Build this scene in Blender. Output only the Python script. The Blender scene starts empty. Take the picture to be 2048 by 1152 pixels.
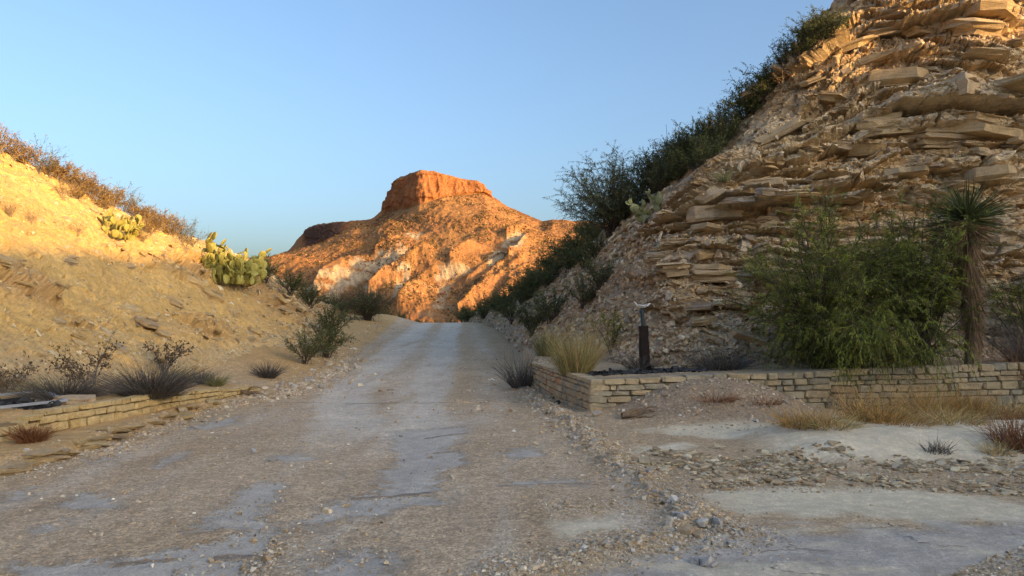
import bpy, math
import numpy as np
from mathutils import Vector, Matrix, Euler, Quaternion

# ------------------------------------------------------------------ camera, sky, sun, exposure
S = bpy.context.scene
COL = S.collection
F = 1500.0                      # focal length in pixels of the 2048 px wide photograph
CAM_Z = 1.6
PITCH = math.atan(64.0 / F)
cam_d = bpy.data.cameras.new('camera')
cam_d.sensor_width = 36.0
cam_d.lens = 36.0 * F / 2048.0
cam_d.clip_start = 0.05
cam_d.clip_end = 60000
cam = bpy.data.objects.new('camera', cam_d)
COL.objects.link(cam)
cam.location = (0, 0, CAM_Z)
cam.rotation_euler = (math.pi / 2 + PITCH, 0, 0)
S.camera = cam

SUN_EL = math.radians(10.3)
SUN_AZ = math.radians(126.0)    # clockwise from +Y (the view direction): behind the camera, to the right
sx, sy, sz = math.sin(SUN_AZ) * math.cos(SUN_EL), math.cos(SUN_AZ) * math.cos(SUN_EL), math.sin(SUN_EL)
W = bpy.data.worlds.new('World')
S.world = W
W.use_nodes = True
wn = W.node_tree.nodes
sky = wn.new('ShaderNodeTexSky')
sky.sky_type = 'NISHITA'
sky.sun_disc = False
sky.sun_elevation = SUN_EL
sky.sun_rotation = SUN_AZ
sky.altitude = 800
sky.air_density = 1.0
sky.dust_density = 10.0
sky.ozone_density = 2.35
W.node_tree.links.new(sky.outputs[0], wn['Background'].inputs[0])
wn['Background'].inputs[1].default_value = 0.15
sun_d = bpy.data.lights.new('sun', 'SUN')
sun_d.energy = 2.75
sun_d.angle = math.radians(0.6)
sun_d.color = (1.0, 0.59, 0.19)
sun = bpy.data.objects.new('sun', sun_d)
COL.objects.link(sun)
sun.rotation_euler = Vector((sx, sy, sz)).to_track_quat('Z', 'Y').to_euler()
S.view_settings.view_transform = 'Standard'
S.view_settings.look = 'None'
S.view_settings.gamma = 1
S.view_settings.exposure = 1.45
S.cycles.max_bounces = 6
S.cycles.diffuse_bounces = 3
S.cycles.transparent_max_bounces = 4

# ------------------------------------------------------------------ helpers: projection
CP, SP = math.cos(PITCH), math.sin(PITCH)

def at(u, v, d):
    """photo pixel + distance along the view direction -> point in the place"""
    x = (u - 1024.0) / F; yu = (576.0 - v) / F
    Y = CP - yu * SP; Z = SP + yu * CP
    k = d / Y
    return np.array((x * k, d, CAM_Z + Z * k))

def proj(P):
    P = np.asarray(P, float)
    z = P[..., 2] - CAM_Z
    fw = P[..., 1] * CP + z * SP
    up = -P[..., 1] * SP + z * CP
    fw = np.where(np.abs(fw) < 1e-6, 1e-6, fw)
    return 1024 + F * P[..., 0] / fw, 576 - F * up / fw, fw

# ------------------------------------------------------------------ helpers: noise
_pr = np.random.RandomState(7)
_perm = _pr.permutation(256); _perm = np.concatenate([_perm, _perm, _perm])
_g = _pr.normal(size=(256, 3)); _g /= np.linalg.norm(_g, axis=1)[:, None]

_gx, _gy, _gz = (np.ascontiguousarray(_g[:, k], dtype=np.float32) for k in range(3))
_perm = _perm.astype(np.int32)
def _perlin1(p):
    i = np.floor(p).astype(np.int32); f = (p - i).astype(np.float32); i &= 255
    w = f * f * f * (f * (f * 6 - 15) + 10)
    x, y, z = f[:, 0], f[:, 1], f[:, 2]; wx, wy, wz = w[:, 0], w[:, 1], w[:, 2]
    ix, iy, iz = i[:, 0], i[:, 1], i[:, 2]
    res = []
    for dx in (0, 1):
        px = _perm[(ix + dx) & 255]
        for dy in (0, 1):
            py = _perm[px + ((iy + dy) & 255)]
            a = []
            for dz in (0, 1):
                h = _perm[py + ((iz + dz) & 255)]
                a.append(_gx[h] * (x - dx) + _gy[h] * (y - dy) + _gz[h] * (z - dz))
            res.append(a[0] + wz * (a[1] - a[0]))
    a = res[0] + wy * (res[1] - res[0]); b = res[2] + wy * (res[3] - res[2])
    return (a + wx * (b - a)) * 1.5

def perlin(p):
    p = np.asarray(p); sh = p.shape[:-1]; q = p.reshape(-1, 3)
    if len(q) <= 16384: return _perlin1(q).reshape(sh)
    out = np.empty(len(q), np.float32)
    for k in range(0, len(q), 16384): out[k:k + 16384] = _perlin1(q[k:k + 16384])
    return out.reshape(sh)

def fbm(p, o=4, lac=2.03, gain=0.5):
    p = np.asarray(p, float); a = 1.0; r = 0; t = 0
    for k in range(o):
        r = r + a * perlin(p + 17.3 * k); t += a; a *= gain; p = p * lac
    return r / t * 1.4

def ridged(p, o=4):
    p = np.asarray(p, float); a = 1.0; r = 0; t = 0
    for k in range(o):
        r = r + a * (1 - 2 * np.abs(perlin(p + 9.1 * k))); t += a; a *= .5; p = p * 2.1
    return r / t

def facets(a, b, seed=0, jit=.9):
    """2-D Voronoi blocks: per-point random offset, tilted plane and nearness to a joint (0 at the joint)"""
    sh = np.shape(a); a = np.ravel(a).astype(np.float32); b = np.ravel(b).astype(np.float32)
    off = np.empty(len(a), np.float32); pl = np.empty(len(a), np.float32); ed = np.empty(len(a), np.float32)
    tab = np.random.RandomState(900 + seed).uniform(-1, 1, (5, 4096)).astype(np.float32)
    for k in range(0, len(a), 20000):
        x, y = a[k:k + 20000], b[k:k + 20000]; ix, iy = np.floor(x).astype(np.int64), np.floor(y).astype(np.int64)
        d1 = np.full(len(x), 9e9, np.float32); d2 = d1.copy(); o = np.zeros(len(x), np.float32); p = o.copy()
        for dx in (-1, 0, 1):
            for dy in (-1, 0, 1):
                cx, cy = ix + dx, iy + dy
                h = ((cx * 73856093) ^ (cy * 19349663) ^ (seed * 83492791)) & 4095
                ex = x - (cx + .5 + .5 * jit * tab[0][h]); ey = y - (cy + .5 + .5 * jit * tab[1][h])
                d = np.maximum(np.abs(ex), np.abs(ey)) * .6 + .4 * np.sqrt(ex * ex + ey * ey)
                m = d < d1
                d2 = np.where(m, d1, np.minimum(d2, d)); d1 = np.where(m, d, d1)
                o = np.where(m, tab[2][h], o); p = np.where(m, tab[3][h] * ex + tab[4][h] * ey, p)
        off[k:k + 20000] = o; pl[k:k + 20000] = p; ed[k:k + 20000] = d2 - d1
    return off.reshape(sh), pl.reshape(sh), ed.reshape(sh)

def V3(x, y, z):
    return np.stack(np.broadcast_arrays(x, y, z), -1).astype(float)

def sstep(a, b, x):
    t = np.clip((x - a) / (b - a), 0, 1)
    return t * t * (3 - 2 * t)

def hash01(*a):
    r = np.zeros(np.broadcast(*a).shape)
    for k, q in enumerate(a):
        r = r + np.asarray(q) * (12.9898 + 65.123 * k)
    r = np.sin(r) * 43758.5453
    return r - np.floor(r)

def seg_dist(X, Y, poly, closed=False):
    d = np.full(np.shape(X), 1e9)
    n = len(poly)
    for k in range(n if closed else n - 1):
        ax, ay = poly[k][:2]; bx, by = poly[(k + 1) % n][:2]
        ex, ey = bx - ax, by - ay
        t = np.clip(((X - ax) * ex + (Y - ay) * ey) / (ex * ex + ey * ey + 1e-9), 0, 1)
        d = np.minimum(d, np.hypot(X - ax - t * ex, Y - ay - t * ey))
    return d

def inside(X, Y, poly):
    c = np.zeros(np.shape(X), bool)
    n = len(poly)
    for k in range(n):
        ax, ay = poly[k][:2]; bx, by = poly[(k + 1) % n][:2]
        if ay == by: continue
        m = (ay > Y) != (by > Y)
        c ^= m & (X < (bx - ax) * (Y - ay) / (by - ay) + ax)
    return c

def sdf(X, Y, poly, mg=1.5):
    """positive inside; -1.5 or less well outside"""
    X = np.asarray(X, float); Y = np.asarray(Y, float)
    q = np.array([p[:2] for p in poly])
    m = (X > q[:, 0].min() - mg) & (X < q[:, 0].max() + mg) & (Y > q[:, 1].min() - mg) & (Y < q[:, 1].max() + mg)
    out = np.full(X.shape, -float(mg))
    if m.any():
        d = seg_dist(X[m], Y[m], poly, True)
        out[m] = np.where(inside(X[m], Y[m], poly), d, -d)
    return out

# ------------------------------------------------------------------ helpers: meshes
def mesh_np(name, V, faces, mat=None, smooth=True, col=None, attrs=None):
    if not isinstance(faces, (list, tuple)): faces = [faces]
    faces = [np.asarray(f, dtype=np.int32) for f in faces if len(f)]
    me = bpy.data.meshes.new(name)
    V = np.asarray(V, dtype=np.float32).reshape(-1, 3)
    me.vertices.add(len(V)); me.vertices.foreach_set('co', V.ravel())
    nl = sum(f.size for f in faces); nf = sum(len(f) for f in faces)
    me.loops.add(nl); me.polygons.add(nf)
    me.loops.foreach_set('vertex_index', np.concatenate([f.ravel() for f in faces]))
    tot = np.concatenate([np.full(len(f), f.shape[1], np.int32) for f in faces])
    st = np.concatenate([[0], np.cumsum(tot)[:-1]]).astype(np.int32)
    me.polygons.foreach_set('loop_start', st)
    me.polygons.foreach_set('use_smooth', np.full(nf, smooth, bool))
    me.update(calc_edges=True)
    if col is not None:
        a = me.attributes.new('Col', 'FLOAT_COLOR', 'POINT')
        c = np.ones((len(V), 4), np.float32); c[:, :3] = np.asarray(col, np.float32).reshape(-1, 3)
        a.data.foreach_set('color', c.ravel())
    for k, v in (attrs or {}).items():
        a = me.attributes.new(k, 'FLOAT', 'POINT'); a.data.foreach_set('value', np.asarray(v, np.float32).ravel())
    if mat: me.materials.append(mat)
    return me

def tag(o, label=None, cat=None, group=None, kind=None):
    if label: o['label'] = label
    if cat: o['category'] = cat
    if group: o['group'] = group
    if kind: o['kind'] = kind
    return o

def obj(name, me, parent=None, loc=(0, 0, 0), rot=None, scale=None, mat=None):
    o = bpy.data.objects.new(name, me); COL.objects.link(o)
    o.location = loc
    if rot is not None: o.rotation_euler = rot
    if scale is not None: o.scale = scale if hasattr(scale, '__len__') else (scale,) * 3
    if parent: o.parent = parent
    if mat is not None:
        o.material_slots[0].link = 'OBJECT'; o.material_slots[0].material = mat
    return o

def empty(name, loc=(0, 0, 0), rz=0.0, scale=None):
    o = bpy.data.objects.new(name, None); COL.objects.link(o)
    o.location = loc; o.rotation_euler = (0, 0, rz); o.empty_display_size = .1
    if scale is not None: o.scale = scale if hasattr(scale, '__len__') else (scale,) * 3
    return o

def grid_faces(n, m):
    i = np.arange(n - 1)[:, None] * m + np.arange(m - 1)[None, :]
    return np.stack([i, i + 1, i + m + 1, i + m], -1).reshape(-1, 4)

def cubic(P, t):
    """Catmull-Rom through P[k] at k, sampled at t (index units), along axis 0"""
    P = np.asarray(P, float); n = len(P)
    Q = np.concatenate([[2 * P[0] - P[1]], P, [2 * P[-1] - P[-2]]])
    k = np.clip(np.floor(t).astype(int), 0, n - 2); f = t - k
    f = f.reshape((-1,) + (1,) * (P.ndim - 1))
    a, b, c, d = Q[k], Q[k + 1], Q[k + 2], Q[k + 3]
    return 0.5 * (2 * b + (c - a) * f + (2 * a - 5 * b + 4 * c - d) * f * f + (3 * b - a - 3 * c + d) * f ** 3)

def loft(net, tr, tc):
    A = cubic(net, tr)
    B = cubic(np.swapaxes(A, 0, 1), tc)
    return np.swapaxes(B, 0, 1)

def normals(G):
    du = np.gradient(G, axis=0); dv = np.gradient(G, axis=1)
    n = np.cross(du, dv)
    return n / (np.linalg.norm(n, axis=-1, keepdims=True) + 1e-9)

def tubes(P, R, sides=3):
    """P (N,K,3) paths, R (N,K) radii -> verts, quads"""
    N, K = P.shape[:2]
    T = np.gradient(P, axis=1); T /= np.linalg.norm(T, axis=2, keepdims=True) + 1e-9
    ref = np.where(np.abs(T[:, :1, 2:3]) > .8, np.array([1., 0, 0]), np.array([0, 0, 1.]))
    A = np.cross(T, np.broadcast_to(ref, T.shape)); A /= np.linalg.norm(A, axis=2, keepdims=True) + 1e-9
    B = np.cross(T, A)
    an = np.arange(sides) * 2 * math.pi / sides
    V = P[:, :, None] + R[:, :, None, None] * (A[:, :, None] * np.cos(an)[:, None] + B[:, :, None] * np.sin(an)[:, None])
    base = (np.arange(N)[:, None, None] * K + np.arange(K - 1)[None, :, None]) * sides
    s = np.arange(sides)[None, None]; s2 = (s + 1) % sides
    Fq = np.stack([base + s, base + s2, base + sides + s2, base + sides + s], -1).reshape(-1, 4)
    return V.reshape(-1, 3), Fq

def unit(a):
    return a / (np.linalg.norm(a, axis=-1, keepdims=True) + 1e-9)

def strips(P, Wd, side):
    """flat blades: P (N,K,3), Wd (N,K), side (N,3)"""
    N, K = P.shape[:2]
    V = np.stack([P - side[:, None] * Wd[..., None], P + side[:, None] * Wd[..., None]], 2)
    b = (np.arange(N)[:, None] * K + np.arange(K - 1)[None]) * 2
    Fq = np.stack([b, b + 1, b + 3, b + 2], -1).reshape(-1, 4)
    return V.reshape(-1, 3), Fq

# ------------------------------------------------------------------ materials
def new_mat(name, rough=0.9, spec=0.2):
    m = bpy.data.materials.new(name); m.use_nodes = True
    b = m.node_tree.nodes['Principled BSDF']
    b.inputs['Roughness'].default_value = rough
    b.inputs['Specular IOR Level'].default_value = spec
    return m, m.node_tree, b

class NT:
    def __init__(s, nt): s.nt = nt; s.co = None
    def n(s, t, **k):
        o = s.nt.nodes.new(t)
        for a, v in k.items(): setattr(o, a, v)
        return o
    def link(s, a, b): s.nt.links.new(a, b)
    def coord(s):
        if s.co is None: s.co = s.n('ShaderNodeTexCoord').outputs['Object']
        return s.co
    def mapped(s, scale):
        m = s.n('ShaderNodeMapping'); m.inputs['Scale'].default_value = scale
        s.link(s.coord(), m.inputs[0]); return m.outputs[0]
    def noise(s, scale, detail=6, rough=.6, co=None):
        o = s.n('ShaderNodeTexNoise'); o.inputs['Scale'].default_value = scale
        o.inputs['Detail'].default_value = detail; o.inputs['Roughness'].default_value = rough
        s.link(co if co is not None else s.coord(), o.inputs['Vector']); return o.outputs['Fac']
    def voro(s, scale, co=None, feature='F1'):
        o = s.n('ShaderNodeTexVoronoi'); o.feature = feature; o.inputs['Scale'].default_value = scale
        s.link(co if co is not None else s.coord(), o.inputs['Vector']); return o
    def rng(s, v, a, b, c, d):
        o = s.n('ShaderNodeMapRange'); s.link(v, o.inputs[0])
        for k, q in enumerate((a, b, c, d)): o.inputs[k + 1].default_value = q
        return o.outputs[0]
    def math(s, op, a, b=None, clamp=False):
        o = s.n('ShaderNodeMath', operation=op); o.use_clamp = clamp
        for k, q in enumerate((a, b)):
            if q is None: continue
            if isinstance(q, (int, float)): o.inputs[k].default_value = q
            else: s.link(q, o.inputs[k])
        return o.outputs[0]
    def mix(s, fac, a, b, mode='MIX'):
        o = s.n('ShaderNodeMix'); o.data_type = 'RGBA'; o.blend_type = mode
        for i, q in ((0, fac), (6, a), (7, b)):
            if isinstance(q, (int, float)): o.inputs[i].default_value = q
            elif isinstance(q, (tuple, list)): o.inputs[i].default_value = tuple(q) + (1,) * (4 - len(q))
            else: s.link(q, o.inputs[i])
        return o.outputs[2]
    def scale_col(s, col, v):
        o = s.n('ShaderNodeVectorMath', operation='SCALE'); s.link(col, o.inputs[0]); s.link(v, o.inputs['Scale'])
        return o.outputs[0]
    def attr(s, name):
        o = s.n('ShaderNodeAttribute'); o.attribute_name = name; return o
    def ramp(s, v, stops):
        o = s.n('ShaderNodeValToRGB'); s.link(v, o.inputs[0])
        e = o.color_ramp.elements
        while len(e) < len(stops): e.new(.5)
        for k, (p, c) in enumerate(stops):
            e[k].position = p; e[k].color = tuple(c) + (1,)
        return o.outputs[0]
    def bump(s, h, strength, dist, nrm=None):
        o = s.n('ShaderNodeBump'); o.inputs['Strength'].default_value = strength; o.inputs['Distance'].default_value = dist
        s.link(h, o.inputs['Height'])
        if nrm is not None: s.link(nrm, o.inputs['Normal'])
        return o.outputs[0]

def mat_ground():
    m, nt, b = new_mat('dirt_and_gravel', .95, .12); t = NT(nt)
    col = t.attr('Col').outputs['Color']; gr = t.attr('grav').outputs['Fac']
    n0 = t.noise(.9, 6); n1 = t.noise(7, 8, .65); n2 = t.noise(60, 4)
    v1 = t.voro(38); v2 = t.voro(85)
    r1 = t.rng(v1.outputs['Color'], 0, 1, .66, 1.4)
    r2 = t.rng(v2.outputs['Color'], 0, 1, .68, 1.38)
    gm = t.math('ADD', gr, t.rng(n1, .3, .7, -.35, .35), clamp=True)
    st = t.math('MULTIPLY', r1, r2)
    one = t.math('ADD', t.math('MULTIPLY', t.math('SUBTRACT', st, 1.0), gm), 1.0)
    pm = t.math('ADD', t.attr('pave').outputs['Fac'], t.math('ADD', t.rng(t.noise(9, 9, .75), .3, .7, -.26, .26), t.rng(n2, .3, .7, -.12, .12)))
    pm = t.rng(pm, .42, .60, 0, .92)
    pcol = t.mix(t.rng(t.noise(3.0, 6, .65), .35, .65, 0, 1), (.47, .425, .36), (.57, .51, .42))
    pcol = t.mix(t.rng(t.voro(120).outputs['Color'], .55, 1, 0, .5), pcol, (.36, .33, .29))
    c = t.mix(pm, t.scale_col(col, one), pcol)
    c = t.scale_col(c, t.rng(n0, .25, .75, .86, 1.14))
    c = t.scale_col(c, t.rng(n1, .25, .75, .80, 1.20))
    c = t.scale_col(c, t.rng(n2, .25, .75, .82, 1.18))
    t.link(c, b.inputs['Base Color'])
    h = t.math('MULTIPLY', t.math('SUBTRACT', 1.0, v1.outputs['Distance']), t.math('MULTIPLY', gm, .012))
    h2 = t.math('ADD', h, t.math('MULTIPLY', n1, .02))
    h3 = t.math('ADD', h2, t.math('MULTIPLY', n2, .006))
    h3 = t.math('SUBTRACT', h3, t.math('MULTIPLY', pm, .012))
    t.link(t.bump(h3, .8, 1.0), b.inputs['Normal'])
    return m

def mat_rock(name, layered=True, bump=.05, sc=1.0, spec=.15, stain=(.30, .27, .25)):
    """rock or soil with the colour attribute: grain, bedding streaks, stains"""
    m, nt, b = new_mat(name, .92, spec); t = NT(nt)
    col = t.attr('Col').outputs['Color']
    n0 = t.noise(.7 * sc, 5); n1 = t.noise(5 * sc, 8, .65); n2 = t.noise(38 * sc, 5, .7)
    c = t.scale_col(col, t.rng(n0, .25, .75, .82, 1.18))
    c = t.scale_col(c, t.rng(n1, .25, .75, .72, 1.28))
    c = t.scale_col(c, t.rng(n2, .25, .75, .78, 1.22))
    h = t.math('ADD', t.math('MULTIPLY', n1, .6), t.math('MULTIPLY', n2, .25))
    if layered:
        lam = t.noise(1.0, 7, .7, t.mapped((1.2 * sc, 1.2 * sc, 26 * sc)))
        c = t.scale_col(c, t.rng(lam, .3, .7, .80, 1.20))
        c = t.mix(t.rng(t.noise(1.9 * sc, 6, .7), .52, .72, 0, .55), c, stain)
        h = t.math('ADD', h, t.math('MULTIPLY', lam, .7))
        wv = t.n('ShaderNodeVectorMath', operation='ADD'); mp2 = t.mapped((1.5, 1.5, 3.4)); nz = t.n('ShaderNodeTexNoise'); nz.inputs['Scale'].default_value = 2.2; t.link(t.coord(), nz.inputs['Vector'])
        t.link(mp2, wv.inputs[0]); t.link(nz.outputs['Color'], wv.inputs[1])
        vc = t.n('ShaderNodeTexVoronoi'); vc.feature = 'DISTANCE_TO_EDGE'; vc.inputs['Scale'].default_value = 1.3; t.link(wv.outputs[0], vc.inputs['Vector'])
        h = t.math('ADD', h, t.rng(vc.outputs['Distance'], 0, .03, -.5, 0))
    t.link(c, b.inputs['Base Color'])
    t.link(t.bump(h, .8, bump), b.inputs['Normal'])
    return m

def mat_stone(name, stops, sc=1.0, bump=.03, layered=False):
    """stones that differ from one object to the next"""
    m, nt, b = new_mat(name, .9, .15); t = NT(nt)
    oi = t.n('ShaderNodeObjectInfo')
    c = t.ramp(oi.outputs['Random'], stops)
    co = t.n('ShaderNodeVectorMath', operation='ADD')
    g = t.n('ShaderNodeNewGeometry'); t.link(g.outputs['Position'], co.inputs[0]); t.link(oi.outputs['Location'], co.inputs[1])
    co = co.outputs[0]
    n1 = t.noise(4 * sc, 8, .65, co); n2 = t.noise(32 * sc, 5, .7, co)
    c = t.scale_col(c, t.rng(n1, .25, .75, .70, 1.30)); c = t.scale_col(c, t.rng(n2, .25, .75, .8, 1.2))
    h = t.math('ADD', t.math('MULTIPLY', n1, .6), t.math('MULTIPLY', n2, .3))
    if layered:
        mp = t.n('ShaderNodeMapping'); mp.inputs['Scale'].default_value = (1.5, 1.5, 7); t.link(t.coord(), mp.inputs[0])
        lam = t.noise(1.0, 6, .7, mp.outputs[0])
        c = t.scale_col(c, t.rng(lam, .3, .7, .78, 1.2))
        h = t.math('ADD', h, t.math('MULTIPLY', lam, .8))
        c = t.mix(t.rng(t.noise(2.3, 6, .7, co), .5, .72, 0, .5), c, (.29, .26, .235))
    t.link(c, b.inputs['Base Color'])
    t.link(t.bump(h, .8, bump), b.inputs['Normal'])
    return m

def mat_leaf(name, color, trans=.25, rough=.7):
    m, nt, b = new_mat(name, rough, .25); t = NT(nt)
    c = t.mix(1.0, t.attr('Col').outputs['Color'], color, 'MULTIPLY')
    t.link(c, b.inputs['Base Color'])
    tr = t.n('ShaderNodeBsdfTranslucent'); t.link(c, tr.inputs[0])
    ms = t.n('ShaderNodeMixShader'); ms.inputs[0].default_value = trans
    t.link(b.outputs[0], ms.inputs[1]); t.link(tr.outputs[0], ms.inputs[2])
    t.link(ms.outputs[0], nt.nodes['Material Output'].inputs[0])
    return m

def mat_plain(name, color, rough=.8, metal=0.0, var=.2, sc=8.0, bump=.0, color2=None):
    m, nt, b = new_mat(name, rough, .3); t = NT(nt)
    b.inputs['Metallic'].default_value = metal
    n1 = t.noise(sc, 7, .65)
    rgb = t.n('ShaderNodeRGB'); rgb.outputs[0].default_value = tuple(color) + (1,)
    c = rgb.outputs[0]
    if color2: c = t.mix(t.rng(n1, .42, .62, 0, 1), c, color2)
    c = t.scale_col(c, t.rng(t.noise(sc * 3, 6), .25, .75, 1 - var, 1 + var))
    t.link(c, b.inputs['Base Color'])
    if bump: t.link(t.bump(n1, .7, bump), b.inputs['Normal'])
    return m

M = {}
M['ground'] = mat_ground()
M['bluff'] = mat_rock('bedded_limestone', True, .06)
M['bank'] = mat_rock('crumbling_marl', False, .05, 1.4)
M['mesa'] = mat_rock('volcanic_rock', False, 6.0, .045, .05)
M['scree'] = mat_rock('stone_chips', False, .01, 3.0)
M['slab'] = mat_stone('limestone_slab', [(0, (.45, .32, .18)), (.3, (.55, .41, .24)), (.55, (.48, .32, .155)), (.75, (.57, .44, .28)), (1, (.40, .32, .235))], 1.0, .06, True)
M['bankslab'] = mat_stone('marl_slab', [(0, (.48, .33, .15)), (.5, (.55, .39, .19)), (1, (.42, .30, .17))], 1.0, .03, True)
M['wallstone'] = mat_stone('wall_stone', [(0, (.40, .31, .19)), (.3, (.49, .39, .24)), (.5, (.38, .32, .22)), (.66, (.31, .28, .21)), (.84, (.46, .35, .21)), (.975, (.40, .31, .19)), (.99, (.48, .27, .15)), (1, (.48, .27, .15))], 2.0, .02)
M['wallstone_left'] = mat_stone('yellow_wall_stone', [(0, (.52, .37, .16)), (.5, (.58, .44, .22)), (1, (.48, .36, .19))], 2.0, .02)
M['loose'] = mat_stone('loose_stone', [(0, (.50, .41, .29)), (.35, (.56, .50, .41)), (.6, (.46, .34, .21)), (.8, (.36, .35, .34)), (1, (.62, .56, .47))], 3.0, .02)
M['mortar'] = mat_plain('mortar', (.27, .225, .155), .95, 0, .25, 14, .02)
M['mortar_left'] = mat_plain('ochre_mortar', (.25, .17, .085), .95, 0, .25, 14, .02)
M['bark'] = mat_leaf('dark_bark', (.085, .065, .05), 0, .9)
M['greybark'] = mat_leaf('grey_twigs', (.15, .13, .115), 0, .9)
M['palebark'] = mat_leaf('pale_twigs', (.30, .23, .15), 0, .9)
M['leaf_mesquite'] = mat_leaf('mesquite_leaf', (.215, .24, .043), .3)
M['leaf_dark'] = mat_leaf('dark_scrub_leaf', (.115, .135, .042), .25)
M['leaf_olive'] = mat_leaf('olive_scrub_leaf', (.16, .17, .07), .25)
M['leaf_gold'] = mat_leaf('dry_golden_leaf', (.36, .235, .085), .3)
M['leaf_brown'] = mat_leaf('withered_leaf', (.16, .105, .055), .2)
M['leaf_red'] = mat_leaf('rust_red_leaf', (.36, .12, .045), .3)
M['straw'] = mat_leaf('dry_straw', (.55, .35, .125), .3)
M['straw_pale'] = mat_leaf('pale_straw', (.58, .44, .20), .3)
M['rustgrass'] = mat_leaf('rust_brown_stems', (.28, .125, .055), .2)
M['broom_grey'] = mat_leaf('grey_broom_stems', (.12, .105, .09), .1)
M['broom_olive'] = mat_leaf('olive_broom_stems', (.24, .23, .10), .2)
M['broom_yellow'] = mat_leaf('yellow_broom_stems', (.40, .32, .13), .2)
M['yucca'] = mat_leaf('yucca_leaf', (.085, .10, .035), .1, .5)
M['yucca_dead'] = mat_leaf('dead_yucca_leaf', (.33, .21, .115), .2)
M['pad'] = mat_plain('cactus_pad', (.30, .29, .075), .6, 0, .25, 16, .004, (.40, .34, .09))
M['pad_pale'] = mat_plain('pale_cactus_pad', (.22, .23, .10), .6, 0, .22, 16, .004, (.30, .29, .14))
M['rust'] = mat_plain('rusted_steel', (.030, .018, .014), .85, .2, .35, 12, .004, (.018, .014, .013))
M['teal'] = mat_plain('weathered_teal_paint', (.03, .06, .07), .6, .1, .25, 18, .002, (.045, .05, .05))
M['white'] = mat_plain('white_enamel', (.80, .80, .78), .5, 0, .06, 20)
M['galv'] = mat_plain('galvanised_steel', (.45, .48, .53), .45, .6, .15, 20)
M['deadwood'] = mat_plain('weathered_wood', (.24, .16, .09), .9, 0, .3, 14, .01, (.14, .10, .07))
M['crack'] = mat_plain('dirt_filled_crack', (.13, .115, .10), .95)
M['blackdebris'] = mat_plain('charred_litter', (.035, .032, .032), .9, 0, .4, 20, .01)

# ------------------------------------------------------------------ the lie of the land
def road_z(Y):
    a = np.clip(Y - 16.0, 0, None)
    up = 0.0535 * (np.sqrt(a * a + 4) - 2)
    over = np.clip(Y - 44.0, 0, None)
    dn = -0.16 * (np.sqrt(over * over + 30) - math.sqrt(30))
    return np.maximum(up + dn, -17 + 0 * Y)

RW_CORNER = np.array((1.33, 12.75)); RW_END = np.array((11.5, 13.9)); RW_BACK = np.array((0.40, 17.4))
def rwall_top(X):            # top of the right-hand wall climbs gently to the right
    return .60 + .028 * np.clip(X - 1.3, 0, 20)
TERR_R = [tuple(RW_CORNER + (.17, .17)), tuple(RW_END + (0, .2)), (30, 14), (30, 40), (6, 40), (.3, 26), tuple(RW_BACK + (.17, 0))]
LW = [(-6.75, 5.0), (-6.40, 8.6), (-6.22, 9.6), (-5.9, 11.4), (-5.75, 15.0), (-5.72, 17.0)]   # foot of the left wall

def lwall_x(Y):
    return np.interp(Y, [p[1] for p in LW], [p[0] for p in LW])

def flat(u, v, z=0.0):
    p0, p1 = at(u, v, 1.0), at(u, v, 2.0)
    dz = p1[2] - p0[2]
    return at(u, v, 1.0 + (z - p0[2]) / dz)[:2]

BERM = [flat(1040, 765), flat(1090, 812), flat(1150, 860), flat(1215, 915), flat(1290, 970), flat(1340, 1010), flat(1400, 1045), flat(1440, 1068)]
BERM2 = [flat(1420, 1072), flat(1300, 1085), flat(1150, 1118), flat(1020, 1150)]
LEDGE = [flat(-120, 985), flat(0, 945), flat(90, 922), flat(180, 895), flat(260, 868), flat(330, 845), flat(430, 815)]

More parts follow.
